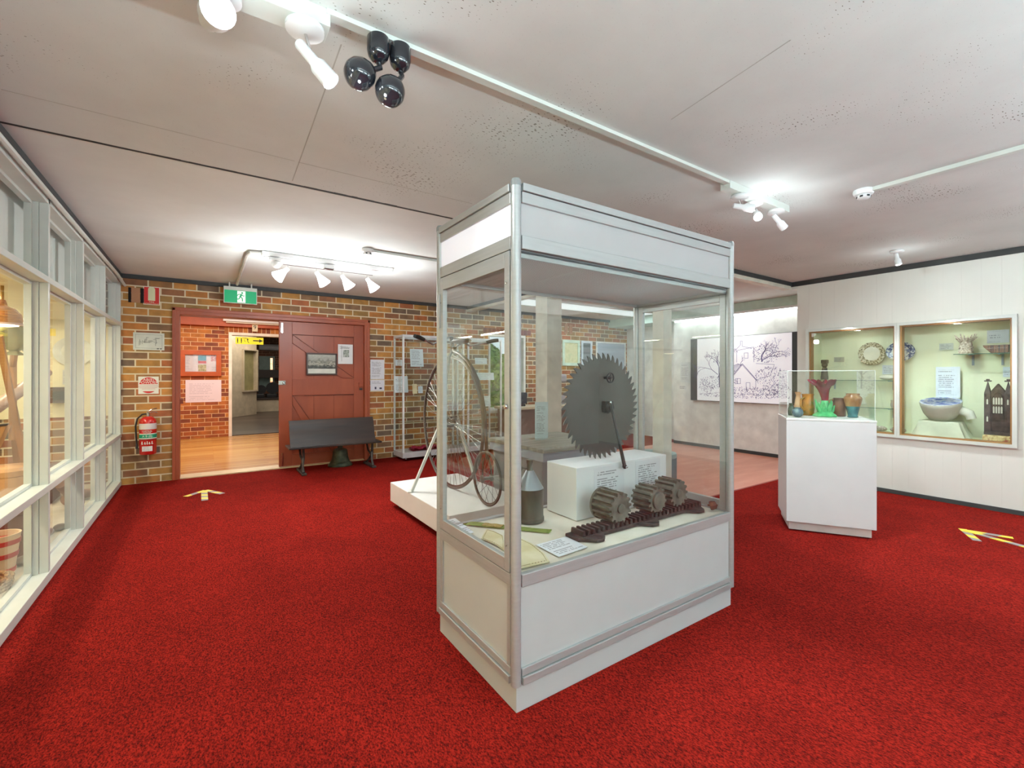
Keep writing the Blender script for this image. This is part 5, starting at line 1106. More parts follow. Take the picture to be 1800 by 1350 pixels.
for x, z0, z1 in [(-.065, .12, .17), (-.065, .28, .33), (.065, .28, .33)]+[(-.025+.0167*i, .20, .265) for i in range(4)]+[(-.025+.0167*i, .28, .345) for i in range(4)]:
    w_ = .0055; MB().prism([(x-w_, z0), (x+w_, z0), (x+w_, z1-.01), (x, z1), (x-w_, z1-.01)], -.0015, 'XZ', (0, .012 if abs(x) < .05 else .004, 0)).build('lancet_window', LW, gm, mw=mwG)
mb = MB(); mb.tube([(-.036, .011, .19), (-.036, .011, .33), (-.02, .011, .375), (0, .011, .39), (.02, .011, .375), (.036, .011, .33), (.036, .011, .19)], .004, 6)
for z in (.18, .272, .36): mb.box(-.04, .04, .004, .012, z, z+.006)
mb.build('tracery', GB_, gm, mw=mwG)
fb = thing('carved_plinth_block', (XR+.14, .93, WZa), 'low flat red and cream mottled stone block under the gothic model', 'stone block')
MB().box(XR+.05, XR+.26, .86, 1.045, WZa+.001, .672).build('block', blotch('red_cream_breccia', [S(150, 72, 48), S(200, 176, 120), S(222, 206, 150), S(168, 92, 60)], 28., .6), fb, bevel=.01)
# pale ornament and dish
orn = thing('encrusted_ornament', (XR+.22, 1.185, 1.425), 'pale encrusted ornamental vase with spiky rim on the glass shelf', 'ornament')
random.seed(11); ST = blotch('encrusted_stone', [S(128, 108, 96), S(190, 180, 164), S(216, 208, 194)], 60., .8)
mb = MB(); mb.lathe([(.052, 0), (.055, .02), (.042, .03), (.046, .08), (.040, .12), (.052, .15), (.045, .152), (.03, .14)], (XR+.22, 1.185, 1.426), 22)
for i in range(40):
    q = random.uniform(0, 2*PI); h = random.uniform(.02, .15); mb.ball((XR+.22+.045*math.cos(q), 1.185+.045*math.sin(q), 1.426+h), random.uniform(.007, .013), 6, 5)
mb.build('body', ST, orn, smooth=True)
mb = MB()
for i in range(18): q = 2*PI*i/18; mb.tube([(XR+.22+.04*math.cos(q), 1.185+.045*math.sin(q), 1.55), (XR+.22+.065*math.cos(q), 1.185+.08*math.sin(q), 1.60+.02*math.sin(5*q))], [.008, .004], 6)
mb.build('spiky_rim', ST, orn, smooth=True)
dh = thing('striped_dish', (XR+.22, .985, 1.425), 'dark striped tapering dish beside the pale ornament', 'dish')
mb = MB(); mb.prism([(-.085, .075), (-.075, .055), (-.045, .02), (-.03, .0), (.085, .0), (.09, .075)], .09, 'XZ', (0, -.04, 0)); mb.build('body', blotch('brown_teal_streaks', [S(40, 48, 56), S(96, 60, 44), S(130, 92, 64), S(52, 44, 44)], 9., .3, stretch=(6, 1, .4)), dh, mw=T(XR+.24, .985, 1.426, RW), bevel=.006)
def plate(x, y, z, r, rim, centre, label, ov=1.0):
    t = thing('ceramic_plate', (x, y, z-r), label, 'plate'); M_ = T(x, y, z, RW) @ Matrix.Diagonal((ov, 1, 1, 1))
    MB(Matrix.Diagonal((ov, 1, 1, 1))).lathe([(r*.62, 0), (r*.62, .004), (.001, .005)], (0, -.006, 0), 40, (0, -1, 0)).build('well', centre, t, smooth=True, mw=T(x, y, z, RW))
    MB(Matrix.Diagonal((ov, 1, 1, 1))).lathe([(r*.60, 0), (r*.62, .012), (r, .022), (r, .018), (r*.66, 0)], (0, 0, 0), 44, (0, -1, 0)).build('rim', rim, t, smooth=True, mw=T(x, y, z, RW))
    return t
plate(RX-.03, 1.968, 1.462, .126, blotch('gilt_patterned_rim', [S(110, 104, 78), S(176, 168, 134), S(206, 202, 178)], 60., .25, coat=.4, contrast=(.4, .6)), CER, 'round plate with a speckled gilt rim in the left wall showcase')
plate(RX-.03, 1.712, 1.475, .104, blotch('blue_willow_rim', [S(56, 70, 112), S(116, 130, 158), S(212, 218, 214)], 45., .25, coat=.4, contrast=(.42, .6)), blotch('blue_willow_centre', [S(210, 218, 214), S(212, 218, 216), S(110, 126, 160)], 22., .25, coat=.4, contrast=(.4, .62)), 'oval blue and white plate beside the mullion of the wall showcase', 1.2)
for (y, z, s, lab) in ((2.405, 1.168, 1., 'dark carved figure standing on the upper shelf at the far end of the wall showcase'),):
    t = thing('dark_figurine', (XR+.24, y, z), lab, 'figurine')
    MB().lathe([(.038, 0), (.04, .02), (.032, .1), (.026, .14), (.014, .15)], (XR+.24, y, z), 18).build('body', IRON, t, smooth=True); MB().ball((XR+.24, y, z+.175), (.028, .032, .035)).build('head', IRON, t, smooth=True)
    MB().box(XR+.21, XR+.27, y-.035, y+.03, z+.19, z+.235).build('crown', IRON, t, bevel=.008)
for i, (u0, v0, u1, v1, X_, lab, bg) in enumerate(((1645, 645, 1688, 700, RX-.05, 'long printed text sheet behind the blue printed basin', S(214, 222, 232)), (1651, 604, 1676, 615, RX-.01, 'small caption beside the pale ornament', S(196, 204, 196)), (1735, 581, 1774, 602, RX-.01, 'caption with a line drawing above the striped dish', S(196, 202, 208)),
        (1763, 645, 1786, 663, RX-.01, 'small caption above the gothic model at the edge of the case', S(202, 212, 220)), (1551, 642, 1574, 658, RX-.01, 'small caption under the oval blue plate', S(204, 212, 216)), (1466, 628, 1484, 636, RX-.01, 'tiny caption below the gilt rimmed plate', S(182, 180, 160)))):
    sheet(u0, v0, u1, v1, 'X', X_, textmat('showcase_caption_%d' % i, bg, S(104, 108, 124), 16 if i == 0 else 6, wide=1, seed=i*5.1), lab, 'caption', 'caption_card')
for i, (y, lab) in enumerate(((1.70, 'pale shell-like fragment nearest the mullion on the wall showcase floor'), (1.86, 'broken pale ceramic fragment on the wall showcase floor'), )):
    t = MB(); t.ball((XR+.2, y, WZa+.030), (.05, .07, .03), 12, 8); tag(t.build('ceramic_fragment', ST, smooth=True), lab, 'fragment')
sb_ = thing('sauce_boat', (XR+.24, 1.8, 1.166), 'pale green-edged sauce boat on the upper shelf of the wall showcase', 'dish'); MB().ball((XR+.24, 1.80, 1.196), (.04, .075, .030), 16, 8).build('body', CER, sb_, smooth=True); MB().tube([(XR+.24, 1.735, 1.20), (XR+.24, 1.69, 1.225), (XR+.24, 1.70, 1.18)], .006, 6).build('handle', CER, sb_, smooth=True)
jg = thing('white_creamer', (XR+.24, 1.74, .866), 'small white creamer on the lower shelf of the wall showcase', 'jug'); MB().lathe([(.024, 0), (.036, .03), (.03, .07), (.034, .085)], (XR+.24, 1.74, .866), 20).build('body', CER, jg, smooth=True); MB().tube([(XR+.24, 1.71, .93), (XR+.24, 1.685, .91), (XR+.24, 1.71, .885)], .005, 6).build('handle', CER, jg, smooth=True)
# ================================================================ MURAL PRINT
ma = W(1216, 596, X=AX-.02); mbp = W(1402, 711, X=AX-.02)
my0, my1, mz0, mz1 = 4.79, 3.06, .79, 1.84
mt = thing('mural_screen', (AX-.02, (my0+my1)/2, mz0), 'large wall screen showing an ink sketch of a gabled house and bare trees', 'screen')
mw = T(AX-.045, (my0+my1)/2, (mz0+mz1)/2, RW); mwid = my0-my1; mh = mz1-mz0
MB().box(-.5, .5, .03, .045, -.3, .3).build('wall_mount', DARK, mt, mw=mw)
MB().box(-mwid/2, mwid/2, 0, .03, -mh/2, mh/2).build('black_surround', DARK, mt, mw=mw, bevel=.003)
MB().box(-mwid/2+.13, mwid/2-.09, -.002, 0, -mh/2+.006, mh/2-.006).build('lit_image', emit('screen_paper_white', S(226, 224, 240), .3), mt, mw=mw)
random.seed(21); ink = MB(); iw, ih = mwid-.22, mh; X_ = lambda a: -mwid/2+.13+a*iw; Z_ = lambda b: -mh/2+b*mh
def branch(x, z, ang, L, w, dep):
    if dep == 0 or L < .012: return
    x2, z2 = x+L*math.cos(ang), z+L*math.sin(ang); ink.stroke([(x, z), (x2, z2)], w, -.0021)
    for k in range(2 if dep > 2 else 3): branch(x2, z2, ang+random.uniform(-.75, .75), L*random.uniform(.6, .85), w*.68, dep-1)
branch(X_(.27), Z_(.22), 1.62, .20, .020, 8); branch(X_(.25), Z_(.42), 2.5, .14, .010, 7); branch(X_(.24), Z_(.36), .9, .12, .010, 7); branch(X_(.72), Z_(.60), 1.6, .10, .015, 8); branch(X_(.72), Z_(.62), .5, .12, .010, 7); branch(X_(.5), Z_(.55), 1.4, .05, .006, 6)
for (cx_, cz_, rx_, rz2, n) in ((.76, .72, .14, .14, 260), (.25, .30, .22, .10, 260), (.8, .38, .16, .14, 260), (.62, .17, .30, .06, 300), (.5, .10, .48, .04, 260), (.88, .20, .10, .10, 120), (.12, .22, .1, .08, 90)):
    for _ in range(n):
        a_ = random.uniform(0, 2*PI); r_ = math.sqrt(random.random()); x, z = X_(cx_+rx_*r_*math.cos(a_)), Z_(cz_+rz2*r_*math.sin(a_))
        if abs(x) > mwid/2-.12 or abs(z) > mh/2-.02: continue
        q = random.uniform(0, PI); l = random.uniform(.008, .025); x2 = min(x+l*math.cos(q), mwid/2-.1); ink.stroke([(x, z), (x2, min(z+l*math.sin(q), mh/2-.01))], .0045, -.0021)
def pl(pts, w=.005): ink.stroke([(X_(a), Z_(b)) for a, b in pts], w, -.0021)
pl([(.40, .18), (.40, .36), (.52, .56), (.66, .34), (.66, .18)]); pl([(.38, .34), (.52, .58), (.68, .32)], .008); pl([(.40, .36), (.34, .50), (.47, .58), (.52, .56)]); pl([(.46, .60), (.46, .78), (.64, .82), (.64, .60)]); pl([(.44, .78), (.50, .86), (.50, .92), (.52, .92), (.52, .84), (.62, .80)])
pl([(.66, .34), (.80, .40), (.84, .56), (.66, .58)]); pl([(.54, .66), (.54, .74), (.58, .74), (.58, .66), (.54, .66)]); pl([(.45, .28), (.45, .36), (.50, .36), (.50, .28), (.45, .28)]); pl([(.47, .28), (.47, .36)]); pl([(.56, .2), (.56, .3), (.6, .3), (.6, .2)])
for i in range(22): pl([(.345+.006*i, .50+.0035*i), (.385+.0063*i, .375+.009*i)], .0035)
ink.build('ink_drawing', paint('violet_ink', S(78, 66, 128), .7), mt, mw=mw)
t_ = sheet(1196, 637, 1214, 672, 'X', AX, textmat('mural_text', S(212, 216, 216), S(140, 142, 148), 16), 'grey text panel on the white wall just left of the mural screen', 'text panel')[0]
sheet(1194, 678, 1206, 684, 'X', AX, textmat('mural_logo', S(220, 222, 222), S(90, 90, 94), 2), 'tiny label with two dark marks under the grey text panel', 'text panel')
# garden hedge beyond the rear window
HG = blotch('hedge_leaves', [S(58, 92, 36), S(104, 146, 58), S(150, 186, 92)], 9., .8)
random.seed(3)
for i, (x, lab) in enumerate(((6.3, 'leafy green hedge bush left of centre beyond the rear window'), (10.2, 'leafy green hedge bush at the right beyond the rear window'), (14.1, 'farthest leafy hedge bush beyond the rear window'))):
    hg = MB(); hg.ball((x, 11.5, .9), (1.6, .8, 1.35), 28, 18); hg.v = [v+Vector((mno.noise(v*3), mno.noise(v*3+Vector((5, 0, 0))), mno.noise(v*3+Vector((0, 7, 0)))))*.35 for v in hg.v]
    h_ = thing('garden_bush', (x, 11.5, -.3), lab, 'bush'); hg.build('foliage', HG, h_)
    lf = MB()
    for k in range(420):
        a_ = random.uniform(0, 2*PI); t_ = random.uniform(-.9, 1.4); c_ = Vector((x+1.5*math.cos(a_)*math.cos(t_), 11.5-.95*abs(math.sin(a_))*math.cos(t_), .9+1.35*math.sin(t_))); e_ = Vector((random.uniform(-1, 1), random.uniform(-1, 1), random.uniform(-1, 1))).normalized()*.07; g_ = e_.cross(Vector((.3, .5, .8))).normalized()*.04
        lf.add([c_-e_, c_+g_, c_+e_, c_-g_], [(0, 1, 2, 3)])
    o_ = lf.build('outer_leaves', HG, h_); o_['kind'] = 'stuff'
    MB().tube([(x, 11.5, -.35), (x, 11.5, .3)], .08, 8).build('trunk', YW if 'YW' in globals() else IRON, h_)
# ================================================================ ANNEXE: windowside counter, pictures
ct = thing('window_counter', (4.9, 6.25, 0), 'long dark-fronted counter below the annexe window', 'counter')
MB().box(4.06, 6.9, 6.0, YB-.06, .66, .70).build('worktop', paint('pale_worktop', S(196, 178, 150), .5), ct, bevel=.003)
MB().box(4.12, 6.84, 6.06, YB-.08, 0, .66).build('carcass', paint('reddish_brown_board', S(118, 84, 68), .6), ct)
for i in range(4): MB().box(4.14+i*.68, 4.78+i*.68, 6.045, 6.06, .06, .62).build('cupboard_door', paint('reddish_brown_board', S(118, 84, 68), .6), ct, bevel=.003)
mo = thing('dark_monitor', (4.42, 6.25, .70), 'dark display screen standing on the counter near the window', 'monitor')
MB().box(4.26, 4.52, 6.22, 6.25, .74, .93).build('screen_body', paint('navy_black', S(34, 40, 54), .3), mo, bevel=.005); MB().box(4.33, 4.45, 6.17, 6.29, .70, .74).build('stand', BLACK, mo, bevel=.004)
sm = thing('old_sewing_machine', (5.1, 6.3, .70), 'grey covered machine on the counter right of the window', 'machine')
GCV = paint('grey_cover', S(150, 142, 144), .6); MB().box(4.98, 5.35, 6.18, 6.42, .70, .86).build('base', GCV, sm, bevel=.02); MB().box(4.98, 5.10, 6.2, 6.4, .86, 1.20).build('column', GCV, sm, bevel=.03); MB().box(5.10, 5.42, 6.22, 6.38, 1.08, 1.24).build('arm', GCV, sm, bevel=.04)
SKYP = blotch('hazy_landscape_print', [S(150, 140, 150), S(176, 190, 206), S(196, 208, 220)], 1.6, .4, stretch=(.3, 1, 2))
framed('framed_certificate', 988, 597, 1018.5, 643, 'Y', YB, paint('mint_frame', S(206, 226, 208), .5), blotch('certificate_print', [S(196, 196, 140), S(222, 218, 176), S(196, 206, 160)], 8., .5), 'pale mint framed certificate on the annexe brick wall', fw=.055)
framed('framed_landscape', 1021, 599, 1040, 645, 'Y', YB, paint('pale_blue_mount', S(206, 216, 226), .5), blotch('dark_landscape_print', [S(90, 94, 98), S(150, 156, 160)], 3., .5, stretch=(.4, 1, 3)), 'narrow blue-white picture right of the mint certificate', fw=.045)
framed('framed_photograph', 978.5, 598, 983.5, 640, 'Y', YB, paint('pale_blue_mount', S(206, 216, 226), .5), SKYP, 'pale picture half hidden behind the cream post', fw=.012)
framed('window_poster', 1047, 600, 1099, 665, 'Y', YB, paint('white_mount', S(232, 234, 232), .5), SKYP, 'large hazy sky photograph on the brick wall behind the saw blade', fw=.03)
# ================================================================ HALL
t, mw, w, h = framed('notice_cabinet', 316, 615, 389, 661, 'Y', YH, OR, paint('cabinet_backing', S(222, 206, 214), .5), 'orange framed glass notice cabinet on the hall brick wall', 'noticeboard', .085, .05)
for (x, z, w_, h_, m_) in ((-.22, .0, .2, .3, textmat('nb_a', S(224, 210, 218), S(170, 160, 172), 12)), (.02, .1, .13, .10, paint('blue_photo', S(96, 150, 176), .4)), (.02, .02, .13, .05, paint('pink_photo', S(206, 96, 106), .4)), (.02, -.09, .13, .13, blotch('colour_print', [S(150, 130, 90), S(222, 206, 170)], 30.)), (.22, .1, .12, .12, blotch('red_print', [S(190, 70, 80), S(222, 200, 206)], 40.)), (.24, -.09, .16, .14, textmat('nb_b', S(224, 210, 218), S(170, 160, 172), 6))):
    MB().box(x-w_/2, x+w_/2, -.012, -.009, z-h_/2, z+h_/2).build('pinned_paper', m_, t, mw=mw)
MB().box(-w/2+.08, w/2-.08, -.042, -.038, -h/2+.08, h/2-.08).build('glass', GLASS, t, mw=mw)
sheet(326, 668, 389, 706, 'Y', YH, textmat('hall_map', S(226, 208, 214), S(186, 170, 180), 14, wide=1.3), 'large pinkish white paper below the orange notice cabinet')
fl = thing('fluorescent_batten', (.7, YH-.15, 2.33), 'long white fluorescent batten on the orange hall beam', 'light fitting')
a = W(392, 567, Y=YH-.14); MB().box(a.x, 1.9, YH-.17, YH-.09, 2.285, 2.345).build('housing', LAMPW, fl, bevel=.003); MB().tube([(a.x+.05, YH-.13, 2.268), (1.85, YH-.13, 2.268)], .016, 10).build('tube', paint('unlit_tube', S(226, 214, 196), .3), fl, smooth=True)
pl_ = W(449, 574, Y=YH-.2); nn_ = MB().box(pl_.x-.05, pl_.x+.05, YH-.095, YH-.091, 2.11, 2.26).build('number_plate', paint('cream_plate', S(222, 206, 170), .5)); tag(nn_, 'cream number plate with the figure 9 above the inner doorway', 'number plate')
text_obj('9', .11, T(pl_.x, YH-.0962, 2.19), INK, parent=nn_)
ys = thing('toilet_sign', (.9, YH-.09, 1.86), 'yellow toilets sign with black arrow in the inner doorway head', 'sign')
a = W(414, 592, Y=YH-.08); b_ = W(463, 606, Y=YH-.08); w = b_.x-a.x; h = a.z-b_.z; mwY = T((a.x+b_.x)/2, YH-.08, (a.z+b_.z)/2)
MB().box(-w/2, w/2, 0, .008, -h/2, h/2).build('yellow_panel', paint('safety_yellow', S(232, 226, 20), .45, var=.01), ys, mw=mwY)
text_obj('Toilets', .035, mwY @ T(-.08, -.001, h/2-.018), INK, 'wording', ys)
mb = MB(); z = -.005
mb.stroke([(.06, z+.01), (.17, z+.01)], .022, -.0005, .001); mb.prism([(.17, z+.045), (.24, z+.01), (.17, z-.025)], -.001, 'XZ', (0, -.0005, 0))
for i, x in enumerate((-.21, -.145)):
    mb.prism([(x+.010*math.cos(q), z+.043+.010*math.sin(q)) for q in [2*PI*k/10 for k in range(10)]], -.001, 'XZ', (0, -.0005, 0)); mb.stroke([(x, z+.032), (x, z-.01)], .018, -.0005, .001); mb.stroke([(x-.004, z), (x-.005, z-.045)], .007, -.0005, .001); mb.stroke([(x+.004, z), (x+.005, z-.045)], .007, -.0005, .001)
mb.stroke([(-.09, z+.03), (-.09, z-.01), (-.07, z-.01)], .006, -.0005, .001); mb.prism([(-.035+.014*math.cos(q), z+.03+.014*math.sin(q)) for q in [2*PI*k/10 for k in range(10)]], -.001, 'XZ', (0, -.0005, 0)); mb.stroke([(-.035, z+.02), (-.035, z-.01), (-.01, z-.04)], .010, -.0005, .001)
mb.build('pictograms', INK, ys, mw=mwY)
# far room furniture
px0 = W(415, 733, Z=0); px1 = W(451, 728, Z=0)
PK = paint('cream_partition', S(196, 178, 152), .5)
pn = thing('showcase_partition', (px0.x, px0.y, 0), 'cream partition with a built-in showcase beyond the inner doorway', 'partition'); ang_ = math.atan2(px1.y-px0.y, px1.x-px0.x); plen = (px1-px0).length+.9
mwP = T(px0.x, px0.y, 0, ang_) @ Matrix.Translation((-.9, 0, 0)); L0_, L1_ = .9+plen*.16, plen-.02
mb = MB(); mb.box(0, L0_, 0, .1, .0, 2.55); mb.box(L1_, plen, 0, .1, 0, 2.55); mb.box(L0_, L1_, 0, .1, .0, .75); mb.box(L0_, L1_, 0, .1, 1.98, 2.55); mb.build('partition_board', PK, pn, mw=mwP)
mb = MB(); mb.frame(L0_-.03, L1_+.03, .72, 2.01, -.05, .02, .04); mb.build('showcase_frame', PK, pn, mw=mwP); mb = MB(); mb.box(L0_, L1_, .09, .1, .75, 1.98); mb.build('showcase_back', paint('olive_showcase_back', S(150, 140, 96), .6), pn, mw=mwP)
hb_ = thing('dark_wall_shelf', ((wa.x+wb.x)/2, YF-.2, 1.2), 'dark shelf with small tools in front of the far window', 'shelf')
DKW = paint('dark_bench_wood', S(52, 38, 30), .5); z0_ = W(470, 664, Y=YF-.2).z; z1_ = W(470, 650, Y=YF-.2).z; MB().box(wa.x-.1, wb.x+.3, YF-.3, YF-.1, z0_, z1_).build('shelf_board', DKW, hb_)
wb2 = thing('workbench', (1.9, YF-.5, 0), 'cream fronted workbench with dark top at the far end', 'workbench'); zt_ = W(470, 699, Y=YF-.9).z
MB().box(wa.x-.3, wb.x+1.2, YF-1., YF-.05, zt_-.06, zt_).build('bench_top', DKW, wb2, bevel=.005); MB().box(wa.x-.25, wb.x+1.15, YF-.95, YF-.05, 0, zt_-.06).build('front_board', PK, wb2)
for i, (u_, s_) in enumerate(((459, .15), (479, .20))):
    q_ = W(u_, 690, Y=YF-.6); m_ = thing('hand_machine', (q_.x, YF-.6, zt_), ('left' if i == 0 else 'right')+' dark machine on the far workbench', 'machine')
    MB().box(q_.x-s_, q_.x+s_*.6, YF-.8, YF-.4, zt_, zt_+.12).build('bed', BLACK, m_, bevel=.02); MB().lathe([(s_, -.04), (s_, .04)], (q_.x, YF-.6, zt_+.12+s_), 24, (0, 1, 0)).build('wheel', BLACK, m_, smooth=True)
rb2 = thing('roller_blind', (1.9, YF-.1, 2.1), 'rolled pale blind above the far window', 'blind'); a = W(455, 610, Y=YF-.12); MB().tube([(a.x, YF-.12, a.z), (a.x+1.1, YF-.12, a.z)], .11, 12).build('roll', paint('pale_blind', S(196, 194, 200), .5), rb2, smooth=True)
# ================================================================ LEFT DISPLAY BAY
def LD(u, v, X_=-1.1): return W(u, v, X=X_)
WK = blotch('woven_cane', [S(120, 72, 28), S(168, 110, 48), S(196, 140, 70)], 30., .6, stretch=(1, 1, 5)); YW = blotch('honey_timber', [S(140, 92, 50), S(178, 124, 72), S(200, 150, 96)], 4., .5, stretch=(1, 1, .3))
c = LD(4, 568, -1.08); ln = thing('cane_pendant_lamp', (c.x, c.y, 1.80), 'brown cane pendant lampshade with a lit pink-rimmed dish, in the left display bay', 'lamp')
MB().lathe([(.088, 0), (.094, .02), (.088, .06), (.06, .095), (.025, .112), (.015, .15)], c, 28).build('shade', WK, ln, smooth=True); MB().lathe([(.03, -.015), (.10, -.010), (.105, 0), (.05, .004)], c, 28).build('dish_rim', paint('pink_enamel', S(206, 176, 164), .4), ln, smooth=True)
MB().tube([c+Vector((0, 0, .14)), (c.x, c.y, 1.80)], .008, 8).build('chain', paint('brass_chain', S(170, 130, 60), .3, metal=.8), ln, smooth=True); MB().lathe([(.001, -.022), (.05, -.020), (.075, -.0155)], c, 20).build('lit_underside', emit('warm_bulb', (1, .86, .6, 1), 8), ln, smooth=True)
# tripod instrument
j = Vector((-1.2, 4.98, .85)); tp = thing('surveying_tripod', (j.x, j.y, .05), 'old timber tripod carrying a pinkish telescope tube, behind the first pane', 'tripod')
MB().tube([j-Vector((0, 0, .12)), j+Vector((0, 0, .46))], .022, 10).build('centre_post', YW, tp, smooth=True)
for dx_, dy_ in ((-.22, -.32), (.2, -.1), (-.05, .4)): MB().bar(j+Vector((dx_*.1, dy_*.1, 0)), (j.x+dx_, j.y+dy_, .055), .035, .03).build('leg', YW, tp)
a = j+Vector((.13, .25, .40)); b_ = j+Vector((-.1, -.25, .06)); MB().tube([b_, a], .042, 14).build('telescope_tube', paint('pinkish_grey_tube', S(190, 160, 140), .4), tp, smooth=True); MB().tube([b_-Vector((.03, .08, .045)), b_], [.03, .036], 12).build('eyepiece', paint('dark_green_metal', S(60, 66, 54), .5), tp, smooth=True)
MB().tube([j+Vector((-.02, -.03, .0)), j+Vector((-.05, -.32, .01))], .010, 8).build('lever', BLACK, tp, smooth=True)
p = LD(25, 592, -1.15); pd2 = thing('olive_leather_pod', p-Vector((0, 0, .1)), 'olive leather pod with a pinched neck on top of the timber post', 'pod')
OL = blotch('olive_hide', [S(120, 116, 76), S(150, 146, 104), S(176, 172, 128)], 5., .5)
MB().lathe([(.01, .125), (.05, .10), (.082, .04), (.088, -.02), (.06, -.08), (.024, -.105), (.05, -.125), (.045, -.135)], p, 24, wob=lambda q, h: 1+.05*math.sin(5*q)).build('hide_body', OL, pd2, smooth=True); MB().tube([p-Vector((0, 0, .12)), j+Vector((0, 0, .44))], .02, 8).build('post', YW, pd2, smooth=True)
a = LD(-2, 590, -1.05); b_ = LD(19, 694, -1.05); b_ = a+(b_-a)*(a.z-.06)/(a.z-b_.z); st_ = MB().bar(a, b_, .03).build('leaning_pole', YW); tag(st_, 'slim dark timber pole slanting beside the olive pod', 'pole')
q_ = LD(46, 590, -1.3); gp = MB().lathe([(.01, .16), (.05, .09), (.06, 0), (.045, -.09), (.02, -.14)], (q_.x, q_.y, q_.z), 20).build('grey_felt_hood', paint('grey_felt', S(146, 146, 142), .8), smooth=True); tag(gp, 'grey felt hood hanging just right of the olive pod', 'hood')
MB().tube([(q_.x, q_.y, q_.z+.15), (q_.x, q_.y, 1.80)], .003, 6).build('cord', BLACK, gp)
# chest, bucket, rope etc.
def on_floor(u, v, z=.055): return W(u, v, Z=z)
ob = thing('bentwood_box', (-1.07, 4.34, .38), 'honey coloured rounded bentwood box on top of the maroon box, behind the first pane', 'box')
MB().lathe([(.105, .382), (.112, .39), (.112, .56), (.108, .565)], (-1.07, 4.34, 0), 30, wob=lambda q, h: 1+.25*abs(math.sin(q))).build('body', YW, ob, smooth=True); MB().lathe([(.115, .566), (.117, .60), (.105, .62), (.02, .63)], (-1.07, 4.34, 0), 30, wob=lambda q, h: 1+.25*abs(math.sin(q))).build('lid', YW, ob, smooth=True)
bkp = thing('banded_bucket', (-.995, 3.86, .05), 'pale timber bucket with three red bands behind the lower first pane', 'bucket')
def staves(q, h): return 1+.006*math.sin(26*q)
MB().lathe([(.070, 0), (.098, .235), (.100, .245), (.090, .245), (.088, .23), (.064, .02)], (-.995, 3.86, .051), 40, wob=staves).build('staves', paint('pale_stave_wood', S(214, 186, 152), .6), bkp, smooth=True)
RBd = paint('red_band', S(168, 42, 34), .5)
for z, r_ in ((.02, .074), (.11, .085), (.185, .0935)): MB().lathe([(r_, z), (r_+.003, z+.002), (r_+.005, z+.026), (r_+.002, z+.028)], (-.995, 3.86, .051), 36).build('band', RBd, bkp, smooth=True)
rpb = MB(); rpts = []
for i in range(150):
    q = i*.25; rr_ = .10+.018*math.sin(i*.13); rpts.append((-.955+rr_*.75*math.cos(q), 3.58+rr_*1.3*math.sin(q), .066+.00045*i+.004*math.sin(i*.7)))
rpb.tube(rpts, .011, 8); tag(rpb.build('rope_coil', blotch('straw_rope', [S(92, 66, 46), S(150, 116, 82), S(184, 152, 112)], 60., .8), smooth=True), 'coil of coarse brown rope on the display floor below the banded bucket', 'rope')
bxm = thing('maroon_box', (-1.08, 4.35, .05), 'maroon lidded timber box behind the banded bucket', 'box')
MR = blotch('maroon_stained_wood', [S(76, 36, 32), S(108, 56, 48)], 6., .5); MB().box(-1.22, -.95, 4.19, 4.51, .05, .32).build('body', MR, bxm, bevel=.006); MB().box(-1.23, -.94, 4.18, 4.52, .32, .38).build('lid', MR, bxm, bevel=.01); MB().box(-1.12, -1.07, 4.176, 4.181, .28, .35).build('clasp', CHROME, bxm)
random.seed(5); RKM = blotch('brown_grey_rock', [S(92, 76, 70), S(140, 124, 116), S(176, 164, 154)], 9., .9)
for i, (x_, y_, rr_) in enumerate(((-.92, 4.02, .045), (-1.04, 4.06, .05), (-1.16, 4.05, .045), (-.95, 4.62, .05), (-1.06, 4.60, .045), (-.90, 4.75, .04))):
    p = Vector((x_, y_, .05+rr_*.62)); mb = MB(); mb.ball(p, (rr_, rr_*1.0, rr_*.62), 12, 8); mb.v = [Vector(v)+Vector((1, 1, .3))*.008*mno.noise(Vector(v)*14) for v in mb.v]
    tag(mb.build('field_stone', RKM, smooth=True), 'brown-grey field stone on the display floor near the maroon box', 'stone', 'field stones around the maroon box')
LG = blotch('weathered_log', [S(120, 84, 66), S(160, 120, 96), S(186, 150, 124)], 8., .8, stretch=(1, 1, .3))
for i, (dx_, lab) in enumerate(((0, 'longer grey-brown log leaning in the lower second pane'), (.10, 'shorter log lying in front of the leaning one, lower second pane'))):
    a, b_ = ((Vector((-.92, 5.45, .10)), Vector((-.95, 5.02, .36))), (Vector((-1.02, 5.62, .10)), Vector((-.90, 5.85, .10))))[i]; tag(MB().tube([a, a.lerp(b_, .5)+Vector((0, 0, .015)), b_], [.052, .045, .04], 14).build('cut_log', LG, smooth=True), lab, 'log')
rb3 = MB().box(-1.50, -1.15, 5.75, 6.10, .05, .36).build('red_timber_crate', MR, bevel=.008); tag(rb3, 'reddish timber crate on the display floor behind the logs', 'crate')
c = LD(97, 812, -1.2); vio = thing('orange_fiddle_case', (c.x, c.y, .36), 'orange-brown curved wooden instrument body standing on the crate', 'instrument')
mb = MB(); q = [(.10*math.cos(a)*(1-.25*math.exp(-((math.sin(a))/.35)**2)), .17*math.sin(a)) for a in [2*PI*i/30 for i in range(30)]]; mb.prism(q, .05, 'XZ', (-1.28, 5.9, .36+.17)); mb.build('body', YW, vio, bevel=.006); MB().box(-1.295, -1.265, 5.915, 5.935, .68, .86).build('neck', paint('dark_neck', S(60, 40, 30), .5), vio)
dp = MB(Matrix.Translation((0, 0, 0))); pc_ = W(128, 618, Y=YB-.06)
t = thing('large_white_platter', (pc_.x, YB-.03, pc_.z-.15), 'large white oval platter hanging at the far end of the left display bay', 'platter')
